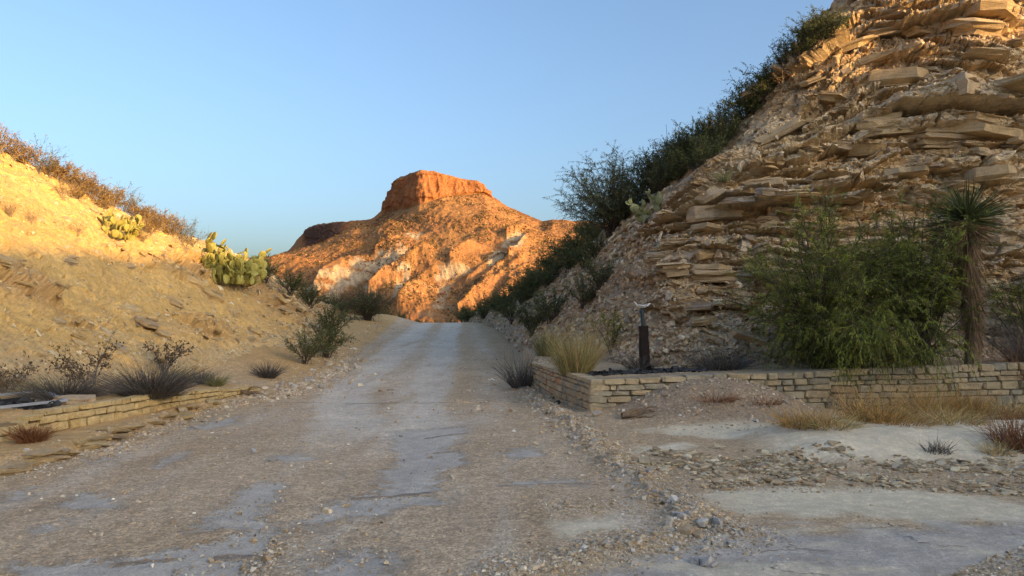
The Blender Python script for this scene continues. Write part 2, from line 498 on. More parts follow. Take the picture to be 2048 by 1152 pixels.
def g(X, Y):
    X = np.asarray(X, float); Y = np.asarray(Y, float)
    P = V3(X, Y, 0)
    near = 1 - sstep(60, 140, np.hypot(X, Y))
    z = road_z(Y)
    # right terrace kept by the wall
    zt = rwall_top(X) - .05 + .02 * np.clip(Y - 13.5, 0, 8)
    k = sstep(-.02, .03, sdf(X, Y, TERR_R)) * near
    z = z * (1 - k) + np.maximum(zt, z) * k
    # left terrace behind the low wall
    dl = lwall_x(Y) - X
    kl = sstep(.10, .16, dl) * (1 - sstep(16.5, 19, Y)) * near
    z = z + kl * (.27 + .03 * np.clip(dl, 0, 3)) * np.interp(Y, [5, 9.4, 10, 12.5, 15, 18], [.75, .85, 1.38, 1.3, .7, .3])
    # left bank foot shoulder
    z = z + near * .5 * sstep(-5.4, -8.0, X) * sstep(16, 20, Y)
    # the eroded earth ledge between the left wall and the road
    dle = X - np.interp(Y, [p[1] for p in LEDGE], [p[0] for p in LEDGE])
    w = fbm(V3(X * 1.3, Y * 1.3, 3), 4) * .25
    z = z + near * .12 * sstep(.10, -.12, dle + w) * (1 - sstep(13, 16, Y)) * (1 - kl)
    # road shoulders: gutters and spoil
    z = z + near * .10 * np.exp(-(seg_dist(X, Y, BERM) / .22) ** 2) * (.7 + fbm(V3(X * 2, Y * 2, 8), 3))
    z = z + near * .06 * np.exp(-(seg_dist(X, Y, BERM2) / .20) ** 2) * (.7 + fbm(V3(X * 2, Y * 2, 8), 3))
    # dirt heap against the right wall
    mx = (X - 3.45) / 1.5; my = (Y - 12.8) / 1.05
    z = z + near * (1 - k) * .60 * np.exp(-(np.abs(mx) ** 2.6 + np.abs(my) ** 2)) * (1 + .10 * fbm(V3(X * 2, Y * 2, 1), 4))
    # pale hump of baked mud on the right
    wv = fbm(V3(X * .8, Y * .8, 5), 3) * .35
    hx = sstep(2.9, 4.0, X + wv - .10 * (Y - 9.5)); hy = sstep(8.35, 9.75, Y + wv * .6) * (1 - sstep(10.3, 11.3, Y + wv * .3))
    z = z + near * .23 * hx * hy
    # shallow trough behind the hump
    z = z - near * .10 * sstep(3.6, 5, X) * np.exp(-((Y - 11.9) / .6) ** 2)
    # small relief
    z = z + near * (.030 * fbm(V3(X * .45, Y * .45, 0), 3) + .012 * fbm(V3(X * 2.3, Y * 2.3, 4), 4) * (1 - .5 * sstep(-4, -2, X) * sstep(2, 0, X)))
    # wheel ruts
    z = z - near * .018 * np.exp(-(seg_dist(X, Y, RUT1) / .3) ** 2) - near * .018 * np.exp(-(seg_dist(X, Y, RUT2) / .3) ** 2)
    # far country: low swells, falling away from the cutting
    far = sstep(70, 400, np.hypot(X, Y))
    z = z + far * (4 * fbm(V3(X * .004, Y * .004, 2), 4))
    # the bank and bluff shoulders on both sides beyond the cutting and behind the camera
    z = z + 14.9 * sstep(20, 42, X - .18 * np.clip(Y, -200, 60) * 0) * (1 - sstep(60, 120, Y)) * (1 - sstep(50, 190, X)) * (1 + .07 * fbm(V3(X * .05, Y * .05, 9), 4)) * sstep(-260, -120, Y)
    return z

RUT1 = [flat(60, 1250), flat(540, 1100), flat(640, 960), flat(700, 860), (-3.6, 16), (-4.0, 24), (-4.5, 33), (-5.2, 45)]
RUT2 = [flat(500, 1150), flat(690, 1010), flat(800, 900), flat(850, 840), (-1.95, 16), (-2.3, 24), (-2.9, 33), (-3.5, 45)]

def ground_at(u, v, d0=3.5, d1=70):
    d = np.concatenate([np.arange(d0, 20, .02), np.arange(20, d1, .1)])
    P0 = at(u, v, 1.0); P1 = at(u, v, 2.0); D = P1 - P0
    Q = P0[None] + (d - 1)[:, None] * D[None]
    hit = np.nonzero(Q[:, 2] <= g(Q[:, 0], Q[:, 1]))[0]
    q = Q[hit[0]] if len(hit) else Q[-1]
    return np.array((q[0], q[1], float(g(q[0], q[1]))))

# ------------------------------------------------------------------ ground and road sheets
def axis(parts):
    a = [np.arange(p, q, s) for p, q, s in parts]
    return np.unique(np.round(np.concatenate(a), 4))
def expo(a, b, n, sgn=1):
    return sgn * np.geomspace(a, b, n)
XS = np.concatenate([expo(24, 26000, 46, -1)[::-1], np.arange(-23, -9, 1.0), np.arange(-9, 11, .058), np.arange(11, 24, .4), np.arange(24, 60, 2.0), np.geomspace(61, 26000, 36)])
YS = np.concatenate([-np.geomspace(8, 26000, 40)[::-1], np.arange(-7, 3.6, .5), np.arange(3.6, 14.6, .044), np.arange(14.6, 20, .10), np.arange(20, 50, .3), np.arange(50, 120, 2), np.geomspace(121, 26000, 50)])
XS = np.unique(XS); YS = np.unique(YS)
GX, GY = np.meshgrid(XS, YS, indexing='ij')
GZ = g(GX, GY)
ROADP = [flat(-400, 1100), flat(0, 962), flat(180, 912), flat(300, 868), flat(440, 832), flat(560, 800), (-5.0, 18.5), (-5.4, 25), (-5.9, 33), (-6.9, 45), (-8, 60), (-14, 90),
         (-6, 90), (-2.6, 60), (-1.75, 45), (-.85, 33), (-.25, 25), flat(1045, 768), flat(1085, 812), flat(1150, 866), flat(1210, 920), flat(1330, 1016), flat(1425, 1064), flat(1300, 1080), flat(1140, 1120), flat(1020, 1160), (0.3, 2.5), (-1, 0), (-8, 0)]
C_DIRT = np.array((.46, .335, .20)); C_ROAD = np.array((.49, .365, .235)); C_PALE = np.array((.60, .52, .41)); C_PAVE = np.array((.50, .455, .39))
C_MUD = np.array((.70, .59, .41)); C_OCHRE = np.array((.54, .34, .145)); C_ASPH = np.array((.43, .39, .335)); C_MOUND = np.array((.33, .24, .155))
PAVES = [  # grey paving that shows through the dirt, as outlines on the ground
    [(790, 858), (935, 850), (925, 885), (900, 895), (945, 912), (880, 940), (870, 975), (880, 1005), (800, 1015), (690, 1035), (625, 1050), (600, 1035), (640, 1000), (740, 985), (760, 950), (790, 920), (780, 885)],
    [(30, 1128), (300, 1105), (420, 1075), (560, 1040), (575, 1060), (540, 1100), (500, 1152), (480, 1190), (20, 1190)],
    [(390, 1060), (470, 990), (520, 968), (575, 965), (560, 1000), (520, 1030), (555, 1045)],
    [(180, 920), (250, 903), (240, 912), (190, 926)], [(310, 925), (370, 903), (375, 912), (320, 935)],
    [(375, 857), (430, 835), (480, 830), (465, 845), (420, 858)], [(110, 1015), (150, 985), (210, 990), (240, 1018), (130, 1022)],
    [(0, 985), (70, 975), (60, 995), (0, 1005)], [(980, 968), (1100, 958), (1190, 965), (1170, 972), (1010, 972)], [(990, 905), (1060, 895), (1090, 910), (1020, 918)],
    [(540, 915), (600, 905), (640, 915), (570, 925)], [(60, 1062), (130, 1040), (170, 1045), (70, 1070)],
    [(1270, 1000), (1350, 990), (1260, 1000)], [(700, 1085), (640, 1120), (560, 1152), (540, 1200), (760, 1200), (800, 1110)]]
MUDS = [[(1260, 862), (1480, 850), (1550, 855), (1500, 880), (1330, 870)], [(1270, 890), (1370, 884), (1400, 895), (1300, 908), (1260, 905)],
        [(1370, 980), (1560, 972), (1760, 975), (2048, 1000), (2200, 1060), (1700, 1040), (1480, 1030), (1390, 1005)],
        [(1120, 1040), (1240, 1035), (1290, 1050), (1200, 1072), (1090, 1080)]]
ASPH = [[(1170, 1150), (1290, 1105), (1420, 1072), (1500, 1050), (1650, 1065), (1850, 1055), (2048, 1030), (2200, 1040), (2200, 1110), (1980, 1152), (1900, 1200), (1100, 1200)]]
STREAKS = [([(855, 876), (895, 872), (935, 868)], .05), ([(870, 903), (915, 900)], .035), ([(700, 992), (780, 990), (855, 984)], .05), ([(435, 1104), (480, 1102), (525, 1096)], .06), ([(240, 1120), (300, 1115), (350, 1111)], .04), ([(890, 856), (935, 852)], .03), ([(1000, 970), (1120, 966), (1195, 968)], .025),
           ([(1540, 1065), (1575, 1090), (1620, 1110), (1680, 1118)], .02), ([(1620, 1040), (1700, 1075), (1790, 1068)], .03), ([(1560, 1130), (1640, 1142)], .025), ([(1740, 1112), (1850, 1100), (1960, 1080)], .05), ([(1700, 1075), (1850, 1062)], .05), ([(1950, 1025), (2000, 1015)], .05)]
def gpoly(pp):
    return [flat(u, v) for u, v in pp]

def ground_colour(X, Y, Z):
    sh = X.shape
    n = fbm(V3(X * .9, Y * .9, 1), 4); n2 = fbm(V3(X * 3.1, Y * 3.1, 2), 4)
    c = np.broadcast_to(C_DIRT, sh + (3,)).copy(); gv = np.full(sh, .75)
    def lay(mask, colr, gval):
        nonlocal c, gv
        m = np.clip(mask, 0, 1)
        c = c * (1 - m[..., None]) + np.asarray(colr) * m[..., None]; gv = gv * (1 - m) + gval * m
    road = sstep(-.15, .25, sdf(X, Y, ROADP) + .3 * n)
    lay(road, C_ROAD, .9)
    lay(sstep(16, 22, Y) * (1 - road) * (X < 0), C_OCHRE * .95, .6)
    # pale wheel tracks
    for R, w in ((RUT1, .55), (RUT2, .5)):
        d = seg_dist(X, Y, R)
        lay(.9 * sstep(w + .2, w - .2, d + .3 * n2) * sstep(8, 12, Y), C_PALE, .45)
    lay(.35 * sstep(40, 30, Y) * sstep(13, 17, Y) * sstep(1.6, 1.0, np.abs(X - np.interp(Y, [12, 16, 24, 33, 45], [-2.3, -2.7, -3.1, -3.7, -4.3])) + .4 * n2), C_PALE * .9, .6)
    st = fbm(V3(X * 2.4 + .5 * n, Y * .28, 40), 4)
    lay(.55 * sstep(.05, .5, st) * road, C_DIRT * np.array((.90, .86, .82)), .95)
    lay(.40 * sstep(-.1, -.5, st) * road, C_PALE * .92, .6)
    # centre strip of tan gravel and right margin of dark dirt
    lay(.7 * sstep(.35, .15, np.abs(X - np.interp(Y, [13, 16, 24, 33, 45], [-1.15, -1.1, -1.35, -2.0, -2.7])) + .2 * n2) * sstep(12, 16, Y), C_DIRT, .8)
    lay(.8 * sstep(-.1, .5, X - np.interp(Y, [10, 14, 20, 26, 45], [.3, -.15, -.45, -.75, -2.5]) + .2 * n2) * sstep(11, 14, Y), C_DIRT * .88, .7)
    pv = np.full(sh, -1.5)
    for pp in PAVES:
        pv = np.maximum(pv, sdf(X, Y, gpoly(pp)) + .16 * n2 + .06 * n)
    for pp, w in STREAKS:
        sk_ = sstep(w, w * .4, seg_dist(X, Y, [flat(*q) for q in pp]) + .03 * n2)
        lay(.85 * sk_, np.array((.19, .165, .14)), .3); pv = pv - 1.5 * sk_
    right = sstep(0, .4, sdf(X, Y, [flat(1060, 775), flat(1160, 862), flat(1240, 925), flat(1350, 1012), flat(1440, 1064), flat(1300, 1090), flat(1050, 1160), (1, 3), (14, 3), (14, 13), (1.3, 12.8)]) + .15 * n)
    lay(right * .9, C_DIRT * np.array((1.02, 1.0, 1.0)), .7)
    for pp in MUDS:
        lay(.9 * sstep(-.10, .18, sdf(X, Y, gpoly(pp)) + .22 * n2), C_MUD, .12)
    hx = sstep(2.9, 3.7, X + .35 * n - .10 * (Y - 9.5)) * sstep(8.1, 8.9, Y + .2 * n) * (1 - sstep(10.9, 11.4, Y + .15 * n))
    lay(.9 * hx, C_MUD * 1.10, .08)
    for pp in ASPH:
        lay(.85 * sstep(-.15, .25, sdf(X, Y, gpoly(pp)) + .35 * n2), C_ASPH * (1 + .25 * n2[..., None]), .25)
        sm = fbm(V3(X * .7 + .3 * Y, Y * 3.2 - .5 * X, 50), 4)
        lay(.7 * sstep(.0, .35, sm + .2 * n2) * sstep(.0, .6, sdf(X, Y, gpoly(pp)) + .3), C_MUD * .95, .15)
    md = np.exp(-(np.abs((X - 3.45) / 1.7) ** 2.6 + np.abs((Y - 12.6) / 1.2) ** 2))
    lay(sstep(.15, .5, md + .1 * n2), C_MOUND, .8)
    led = X - np.interp(Y, [p[1] for p in LEDGE], [p[0] for p in LEDGE])
    lay(.9 * sstep(.05, -.15, led + .25 * n) * (Y < 17), C_OCHRE * (1 + .2 * n2[..., None]), .4)
    far = sstep(60, 160, np.hypot(X, Y))
    lay(far, np.array((.28, .17, .095)), 0)
    pv = np.where(right > .5, -1.5, pv)
    return c, gv, np.clip(pv * 1.6 + .5, 0, 1)

GC, GG, GP = ground_colour(GX, GY, GZ)
GZ = GZ - .014 * sstep(.42, .60, GP)
Fq = grid_faces(*GX.shape)
V = V3(GX, GY, GZ).reshape(-1, 3)
cen = V[Fq].mean(1)
isroad = inside(cen[:, 0] + .12 * fbm(V3(cen[:, 0] * 2, cen[:, 1] * 2, 6), 3), cen[:, 1], ROADP) & (cen[:, 1] < 62) & (cen[:, 1] > 0)
def submesh(name, sel):
    f = Fq[sel]; used, inv = np.unique(f, return_inverse=True)
    return mesh_np(name, V[used], inv.reshape(-1, 4), M['ground'], True, GC.reshape(-1, 3)[used], {'grav': GG.ravel()[used], 'pave': GP.ravel()[used]})
GROUND = obj('ground', submesh('ground', ~isroad))
tag(GROUND, 'dry tan desert dirt and baked mud beside the road', kind='structure')
tag(obj('road', submesh('road', isroad)), 'unpaved gravel road with grey paving patches climbing through the cutting', kind='structure')

# ------------------------------------------------------------------ bluff on the right
BL = [
 [(930,658,50),(985,662,40),(1030,705,28),(1075,740,21.5),(1200,742,17),(1330,750,15.5),(1480,745,15.0),(1650,742,15.0),(1850,738,15.0),(2048,735,15.1),(2300,735,15.3),(2700,735,15.8)],
 [(925,646,51),(985,640,41),(1035,668,29),(1085,688,22.5),(1210,688,17.8),(1335,688,16.1),(1480,675,15.7),(1650,660,15.7),(1850,650,15.7),(2048,640,15.8),(2300,630,16),(2700,600,16.6)],
 [(925,640,53),(990,622,43),(1050,632,31),(1110,628,24),(1225,612,18.8),(1345,600,16.8),(1480,580,16.4),(1650,560,16.4),(1850,550,16.3),(2048,540,16.3),(2300,520,16.5),(2700,480,17.2)],
 [(925,636,55),(1000,608,45),(1070,598,33),(1140,572,25.5),(1240,532,20),(1350,500,17.8),(1480,480,17.2),(1650,440,17.2),(1850,430,17),(2048,420,16.9),(2300,390,17.2),(2700,330,18)],
 [(925,633,57),(1005,600,47),(1090,568,35),(1170,528,27),(1265,463,21.3),(1370,410,19),(1500,360,18.3),(1660,310,18.1),(1850,290,17.8),(2048,270,17.6),(2300,240,18),(2700,160,18.8)],
 [(930,631,58),(1020,594,48),(1105,550,36.5),(1190,488,29),(1290,425,22.8),(1400,340,20.5),(1530,255,19.8),(1680,180,19.2),(1850,140,18.8),(2048,100,18.5),(2300,60,18.8),(2700,-40,19.8)],
 [(940,630,59),(1040,588,49),(1120,535,38),(1200,470,31),(1310,395,25),(1430,290,22.8),(1560,155,21.8),(1668,15,21),(1830,-70,20.6),(2048,-150,20.2),(2300,-200,20.5),(2700,-300,22)]]
net = np.array([[at(*q) for q in r] for r in BL])
for off in ((1.0, 4, -.3), (3, 11, -2.0), (5, 24, -8.0)):
    net = np.concatenate([net, (net[6] + np.array(off))[None]])
tr = np.concatenate([np.linspace(0, 6, 410), np.linspace(6.05, 9, 20)])
tc = np.concatenate([np.linspace(0, 3, 55), np.linspace(3.02, 9.0, 470), np.linspace(9.05, 11, 24)])
B0 = loft(net, tr, tc)
BN = normals(B0)
BN = np.where((BN[..., 1:2] > 0) & (BN[..., 2:3] < .3), -BN, BN)
if BN[190, 350, 1] > 0: BN = -BN
tcg = np.broadcast_to(tc[None], B0.shape[:2]); trg = np.broadcast_to(tr[:, None], B0.shape[:2])
x, y, z = B0[..., 0], B0[..., 1], B0[..., 2]
arc = np.cumsum(np.linalg.norm(np.diff(B0[200], axis=0, prepend=B0[200][:1]), axis=1))[None] + 0 * x
_r = np.random.RandomState(3)
bed_t = np.clip(_r.lognormal(-1.95, .62, 260), .04, .5)
bed_b = np.concatenate([[-3], -3 + np.cumsum(bed_t)])
bed_p = np.where(_r.uniform(0, 1, 261) < .42, _r.uniform(0, .2, 261), _r.uniform(.45, 1, 261))
face = sstep(4.2, 5.6, tcg + .5 * fbm(V3(x * .5, y * .5, z * .5), 3)) * sstep(.5, 1.3, trg) * (1 - sstep(6.0, 6.6, trg))
warp = .38 * fbm(V3(x * .30, y * .30, z * .25), 3) + .07 * fbm(V3(x * 1.7, y * 1.7, z * 1.7), 3) + .02 * fbm(V3(x * 7, y * 7, z * 7), 2)
# beds lie level on the right and bend down to the left along the upper slope
dip = .70 * np.clip(9.5 - x, 0, 9) * sstep(3.0, 5.0, trg + .4 * fbm(V3(x * .3, y * .3, z * .3 + 2), 2))
h = z + warp + .02 * x + dip
bi = np.clip(np.searchsorted(bed_b, h.ravel()).reshape(h.shape) - 1, 0, 259)
fr = (h - bed_b[bi]) / bed_t[bi]
blen = .5 + 2.2 * bed_t[bi] / .3 * (.5 + hash01(bi, 3.0))
cc = (arc + .10 * fbm(V3(x * 2.5, y * 2.5, z * 2.5), 3)) / blen + hash01(bi, 1.0) * 9
cell = np.floor(cc); cf = cc - cell
hb = hash01(bi, cell, 2.0); hb2 = hash01(bi, cell, 5.0)
prot = (.04 + .62 * bed_p[bi]) * (.35 + .65 * hb) * np.clip(bed_t[bi] / .25, .25, 1.25)
tilt = (hb2 - .5) * .25 * (cf - .5) * 2
gap = sstep(.0, .045, np.minimum(cf, 1 - cf) * blen)
prof = sstep(-.02, .18, fr) * (1 - .35 * sstep(.75, 1.02, fr)) * (1 + tilt)
come = sstep(-.65, .15, fbm(V3(x * .55, y * .55, h * 1.1 + 30), 3))          # ledges come and go
led_d = prot * come * prof * (.35 + .65 * gap) - .10
lam = .022 * np.sin(h * 95 + 3 * fbm(V3(x * 2, y * 2, z * 2), 2)) * (.4 + fbm(V3(x, y, z * 2), 3))
jx = arc + .18 * fbm(V3(x * 1.6, y * 1.6, z * 1.6 + 60), 3); jh = h + .06 * fbm(V3(x * 3, y * 3, z * 3 + 70), 3)
o1, p1, e1 = facets(jx / 1.25, jh / .40, 1); o2, p2, e2 = facets(jx / .42 + 7, jh / .14, 2); o3, p3, e3 = facets(jx / .15 + 3, jh / .07, 3)
rubm = sstep(.0, .5, fbm(V3(x * .33 + 4, y * .33, z * .5), 3) - .08 + .8 * sstep(1.9, 1.0, trg))      # loose rubble aprons that break the ledges
stren = face * (1 - .7 * rubm)
fk = .35 + .65 * sstep(3.6, 5.4, tcg)
frac = fk * (.20 * o1 * (1 - .5 * rubm) + .22 * p1 * (1 - .4 * rubm) + .07 * o2 + .08 * p2 + .028 * o3 + .035 * p3 - .09 * sstep(.06, .0, e1) - .03 * sstep(.08, .0, e2))
rub = .10 * fbm(V3(x * 1.4, y * 1.4, z * 2.2), 4)
big = .38 * fbm(V3(x * .35, y * .35, z * .35 + 5), 3) * sstep(0, 1, trg) * sstep(3, 5, tcg)
disp = stren * (led_d * 1.7 + lam) + frac * sstep(0, .5, trg) * (1 - sstep(6.2, 6.8, trg)) + rub + big * (1 - .6 * sstep(5.3, 6, trg)) + .012 * fbm(V3(x * 14, y * 14, z * 18), 2)
dirv = BN * np.array((1, 1, .25)); dirv = unit(dirv)
fade = sstep(0, .25, trg)
BG = B0 + dirv * (disp * fade)[..., None]
# colours: bedded buff rock, softer ochre seams, pale rubble, grey-brown weathered skin up the left edge
c_buff = np.array((.61, .455, .265)); c_och = np.array((.52, .32, .13)); c_pale = np.array((.67, .54, .36)); c_grey = np.array((.44, .36, .27)); c_brn = np.array((.39, .265, .15))
bc = np.broadcast_to(c_buff, B0.shape).copy()
def lay(m, c):
    global bc
    m = np.clip(m, 0, 1)[..., None]; bc = bc * (1 - m) + np.asarray(c) * m
lay(.8 * sstep(.45, .0, bed_p[bi]) * face, c_och)
lay(.7 * sstep(.6, .95, hash01(bi, cell, 8.0)) * face, c_pale)
lay(.6 * sstep(.75, .98, hash01(bi, cell, 11.0)) * face, c_grey)
lay(.6 * rubm * sstep(4.5, 6, tcg), c_pale * .95)
lay(.40 * sstep(.2, .9, o1) * face, c_pale)
lay(.45 * sstep(.3, .9, -o1) * face, c_och)
lay(.35 * sstep(.4, .9, o2), c_grey)
lay(.35 * sstep(.4, .9, -o2), c_pale)
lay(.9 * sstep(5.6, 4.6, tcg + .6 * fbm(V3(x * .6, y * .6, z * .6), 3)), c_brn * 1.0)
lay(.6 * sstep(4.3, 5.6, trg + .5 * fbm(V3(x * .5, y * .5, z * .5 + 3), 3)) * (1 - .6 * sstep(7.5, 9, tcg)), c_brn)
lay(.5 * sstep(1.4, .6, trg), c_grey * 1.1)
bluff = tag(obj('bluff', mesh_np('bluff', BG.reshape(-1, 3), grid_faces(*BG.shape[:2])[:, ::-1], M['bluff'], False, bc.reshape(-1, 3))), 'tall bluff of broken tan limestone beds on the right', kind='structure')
BU, BVv, BD = proj(BG)
_bins = {}
def on_surf(G, Up, Vp, Dp, u, v, rad=6):
    """nearest visible point of a surface at a photo pixel, looked up through 8 px bins"""
    key = id(G)
    if key not in _bins:
        ok = np.nonzero(((Up > -300) & (Up < 2400) & (Vp > -300) & (Vp < 900) & (Dp > 2)).ravel())[0]
        code = np.floor(Up.ravel()[ok] / 8).astype(int) * 1000 + np.floor(Vp.ravel()[ok] / 8).astype(int)
        o = np.argsort(code, kind='stable'); _bins[key] = (code[o], ok[o])
    code, ids = _bins[key]; cu, cv = int(math.floor(u / 8)), int(math.floor(v / 8))
    for span in (1, 3, 8, 30):
        c = np.concatenate([ids[np.searchsorted(code, (cu + a) * 1000 + cv - span):np.searchsorted(code, (cu + a) * 1000 + cv + span + 1)] for a in range(-span, span + 1)])
        if len(c):
            d = (Up.ravel()[c] - u) ** 2 + (Vp.ravel()[c] - v) ** 2
            near = d < rad * rad
            k = c[np.argmin(np.where(near, Dp.ravel()[c], 1e9))] if near.any() else c[np.argmin(d)]
            i, j = np.unravel_index(k, Up.shape)
            return G[i, j].copy(), (i, j)
    k = np.argmin((Up - u) ** 2 + (Vp - v) ** 2); i, j = np.unravel_index(k, Up.shape)
    return G[i, j].copy(), (i, j)

# ------------------------------------------------------------------ bank on the left
LB = [((-7.6, 2, .0), (-17, 9, 8.0)), ((-7.6, 8.5, .05), at(-75, 255, 19)), ((-7.3, 12, .1), at(0, 298, 20)), ((-7.1, 15.5, .05), at(110, 350, 22)), ((-7, 19, .1), at(220, 405, 24.5)),
      ((-6.6, 22.5, .15), at(320, 450, 27)), ((-6.2, 26, .25), at(400, 482, 30)), ((-6.25, 30, .4), at(490, 518, 33)), ((-6.55, 34, .55), at(545, 556, 37)), ((-7.0, 38, .8), at(600, 594, 41)),
      ((-7.5, 42, .9), at(655, 630, 45)), ((-8.3, 47, 1.0), at(715, 652, 50)), ((-9.0, 54, .6), at(740, 668, 56))]
rows = []
for t_, dz in ((0, 0), (.22, -.15), (.45, -.02), (.7, .12), (.9, .10), (1, 0)):
    rows.append([np.array(a) * (1 - t_) + np.array(b) * t_ + np.array((0, 0, dz)) for a, b in LB])
top = [np.array(b) for a, b in LB]
for off in ((-2.5, 1.5, .35), (-9, 4, .6), (-26, 8, -2), (-60, 14, -14)):
    rows.append([p + np.array(off) for p in top])
net = np.array(rows)
tr2 = np.concatenate([np.linspace(0, 5, 250), np.linspace(5.04, 9, 20)])
tc2 = np.concatenate([np.linspace(0, 1, 14), np.linspace(1.02, 8, 350), np.linspace(8.05, 12, 55)])
K0 = loft(net, tr2, tc2)
KN = normals(K0)
if KN[150, 200, 2] < 0: KN = -KN
x, y, z = K0[..., 0], K0[..., 1], K0[..., 2]
trk = np.broadcast_to(tr2[:, None], x.shape); tck = np.broadcast_to(tc2[None], x.shape)
# beds dip to the lower right, nearly with the slope
hh = z * .8 + .24 * y + .10 * x + .30 * fbm(V3(x * .3, y * .3, z * .3), 3) + .05 * fbm(V3(x * 2, y * 2, z * 2), 3)
bt2 = np.clip(_r.lognormal(-1.7, .5, 200), .06, .5); bb2 = np.concatenate([[-2], -2 + np.cumsum(bt2)]); bp2 = _r.uniform(0, 1, 201)
b2 = np.clip(np.searchsorted(bb2, hh.ravel()).reshape(hh.shape) - 1, 0, 199)
f2 = (hh - bb2[b2]) / bt2[b2]
out = sstep(.10, .5, fbm(V3(x * .35 + 9, y * .22, z * .5), 3) + .30 * sstep(3.5, 6.5, tck) * sstep(1.0, 2.0, trk) * (1 - sstep(3.5, 4.2, trk))) * sstep(.6, 1.4, trk) * (1 - sstep(4.0, 4.9, trk))
led2 = .26 * bp2[b2] * sstep(0, .2, f2) * (1 - .5 * sstep(.5, 1, f2))
gul = -.13 * ridged(V3(y * .55 + .3 * x, z * .06, 0 * x), 3) * sstep(.4, 1.5, trk)
arck = np.cumsum(np.linalg.norm(np.diff(K0[120], axis=0, prepend=K0[120][:1]), axis=1))[None] + 0 * x
q1, q2, q3 = facets(arck / .55, hh / .20, 5); q4, q5, q6 = facets(arck / .20, hh / .10, 6)
crm = .45 + .75 * out
gul = gul + crm * (.07 * q1 + .10 * q2 + .025 * q4 + .035 * q5)
disp = out * led2 * 1.5 + .22 * fbm(V3(x * .4, y * .4, z * .4), 3) + gul + .05 * fbm(V3(x * 1.7, y * 1.7, z * 1.7), 4) + .018 * fbm(V3(x * 8, y * 8, z * 8), 3)
KG = K0 + KN * (disp * sstep(0, .3, trk))[..., None]
k_tan = np.array((.57, .37, .135)); k_pale = np.array((.63, .43, .17)); k_brn = np.array((.36, .24, .125)); k_grey = np.array((.44, .35, .24))
bc = np.broadcast_to(k_tan, K0.shape).copy()
lay(.7 * out, k_brn * 1.15)
lay(.35 * sstep(.3, .9, q4), k_pale)
lay(.35 * sstep(.3, .9, -q4), k_brn * 1.2)
lay(.5 * sstep(.1, .6, fbm(V3(x * .8, y * .8, z * .8 + 2), 4)), k_pale)
lay(.75 * sstep(4.5, 7.5, tck + .8 * fbm(V3(x * .5, y * .5, z * .5 + 8), 3)) * sstep(4.6, 3.2, trk), k_brn * 1.05)
lay(.5 * sstep(1.2, .3, trk + .5 * fbm(V3(x, y, z), 3)), k_grey)
lay(.3 * sstep(2.8, 4.0, trk), k_pale)
bank = tag(obj('hillside', mesh_np('hillside', KG.reshape(-1, 3), grid_faces(*KG.shape[:2]), M['bank'], False, bc.reshape(-1, 3))), 'ochre earth bank on the left, its upper half in low sun', kind='structure')
KU, KV, KD = proj(KG)

# ------------------------------------------------------------------ mesa in the distance
def z3(pts):
    return [(500 + a / 2.88, 320 + b / 2.88) for a, b in pts]
MU = [430,480,535,575,618,663,708,743,762,778,792,815,840,882,917,955,969,983,1021,1083,1104,1170,1260,1400,1700]
M1v = [535,522,513,502,454,445,443,438,421,393,358,349,341,346,356,361,375,393,415,441,439,443,452,470,500]
M1d = [1560,1540,1530,1520,1460,1350,1330,1335,1345,1335,1300,1235,1190,1198,1208,1218,1220,1215,1190,1130,1110,1080,1060,1050,1050]
M2v = [540,526,519,510,494,477,452,446,434,424,420,417,410,397,391,387,388,397,420,448,446,450,458,476,505]
M2dd = [-15,-15,-18,-20,-40,-26,-14,-12,-12,-14,-14,-12,-12,-12,-12,-12,-12,-8,-8,-8,-8,-8,-8,-8,-8]
rows = [[at(u, v, d + 160) - np.array((0, 0, 40)) for u, v, d in zip(MU, M1v, M1d)], [at(u, v + 2, d + 50) for u, v, d in zip(MU, M1v, M1d)], [at(u, v, d) for u, v, d in zip(MU, M1v, M1d)],
        [at(u, v, d + e) for u, v, d, e in zip(MU, M2v, M1d, M2dd)]]
for tgt, w, dd, ws in ((505, .22, -45, .55), (515, .5, -95, 1), (522, .85, -165, 1), (575, 1, -240, 1), (625, 1, -310, 1), (690, 1, -370, 1), (800, 1, -470, 1)):
    rows.append([at(u, v * (1 - w) + (tgt + .02 * abs(u - 900)) * w, (d + e) * (1 - ws) + float(np.interp(u, [430, 640, 900, 1400], [1420, 1290, 1165, 1010])) * ws + dd) for u, v, d, e in zip(MU, M2v, M1d, M2dd)])
net = np.array(rows)
trm = np.concatenate([np.linspace(0, 1.9, 8), np.linspace(2, 3, 46), np.linspace(3.02, 8.5, 205), np.linspace(8.6, 10, 8)])
tcm = np.concatenate([np.linspace(0, 2, 20), np.linspace(2.02, 21, 510), np.linspace(21.1, 24, 16)])
# linear across rows (keeps the cliff sharp), smooth along columns
k = np.clip(np.floor(trm).astype(int), 0, len(net) - 2); f_ = (trm - k)[:, None, None]
A = net[k] * (1 - f_) + net[k + 1] * f_
Ac = cubic(net, trm); soft = sstep(3.3, 4.0, trm)[:, None, None]; A = A * (1 - soft) + Ac * soft
kc = np.clip(np.floor(tcm).astype(int), 0, net.shape[1] - 2); fc = (tcm - kc)[None, :, None]
MG0 = A[:, kc] * (1 - fc) + A[:, kc + 1] * fc
MC = np.swapaxes(cubic(np.swapaxes(A, 0, 1), tcm), 0, 1); MG0 = MG0 * .6 + MC * .4
x, y, z = MG0[..., 0], MG0[..., 1], MG0[..., 2]
mu, mv, md = proj(MG0)
trM = np.broadcast_to(trm[:, None], x.shape)
cliff = sstep(2.0, 2.12, trM) * (1 - sstep(2.85, 3.05, trM)) * (sstep(755, 775, mu) * (1 - sstep(975, 990, mu)) + sstep(600, 620, mu) * (1 - sstep(690, 712, mu)))
flut = ridged(V3(x * .07, y * .07, z * .010), 5)
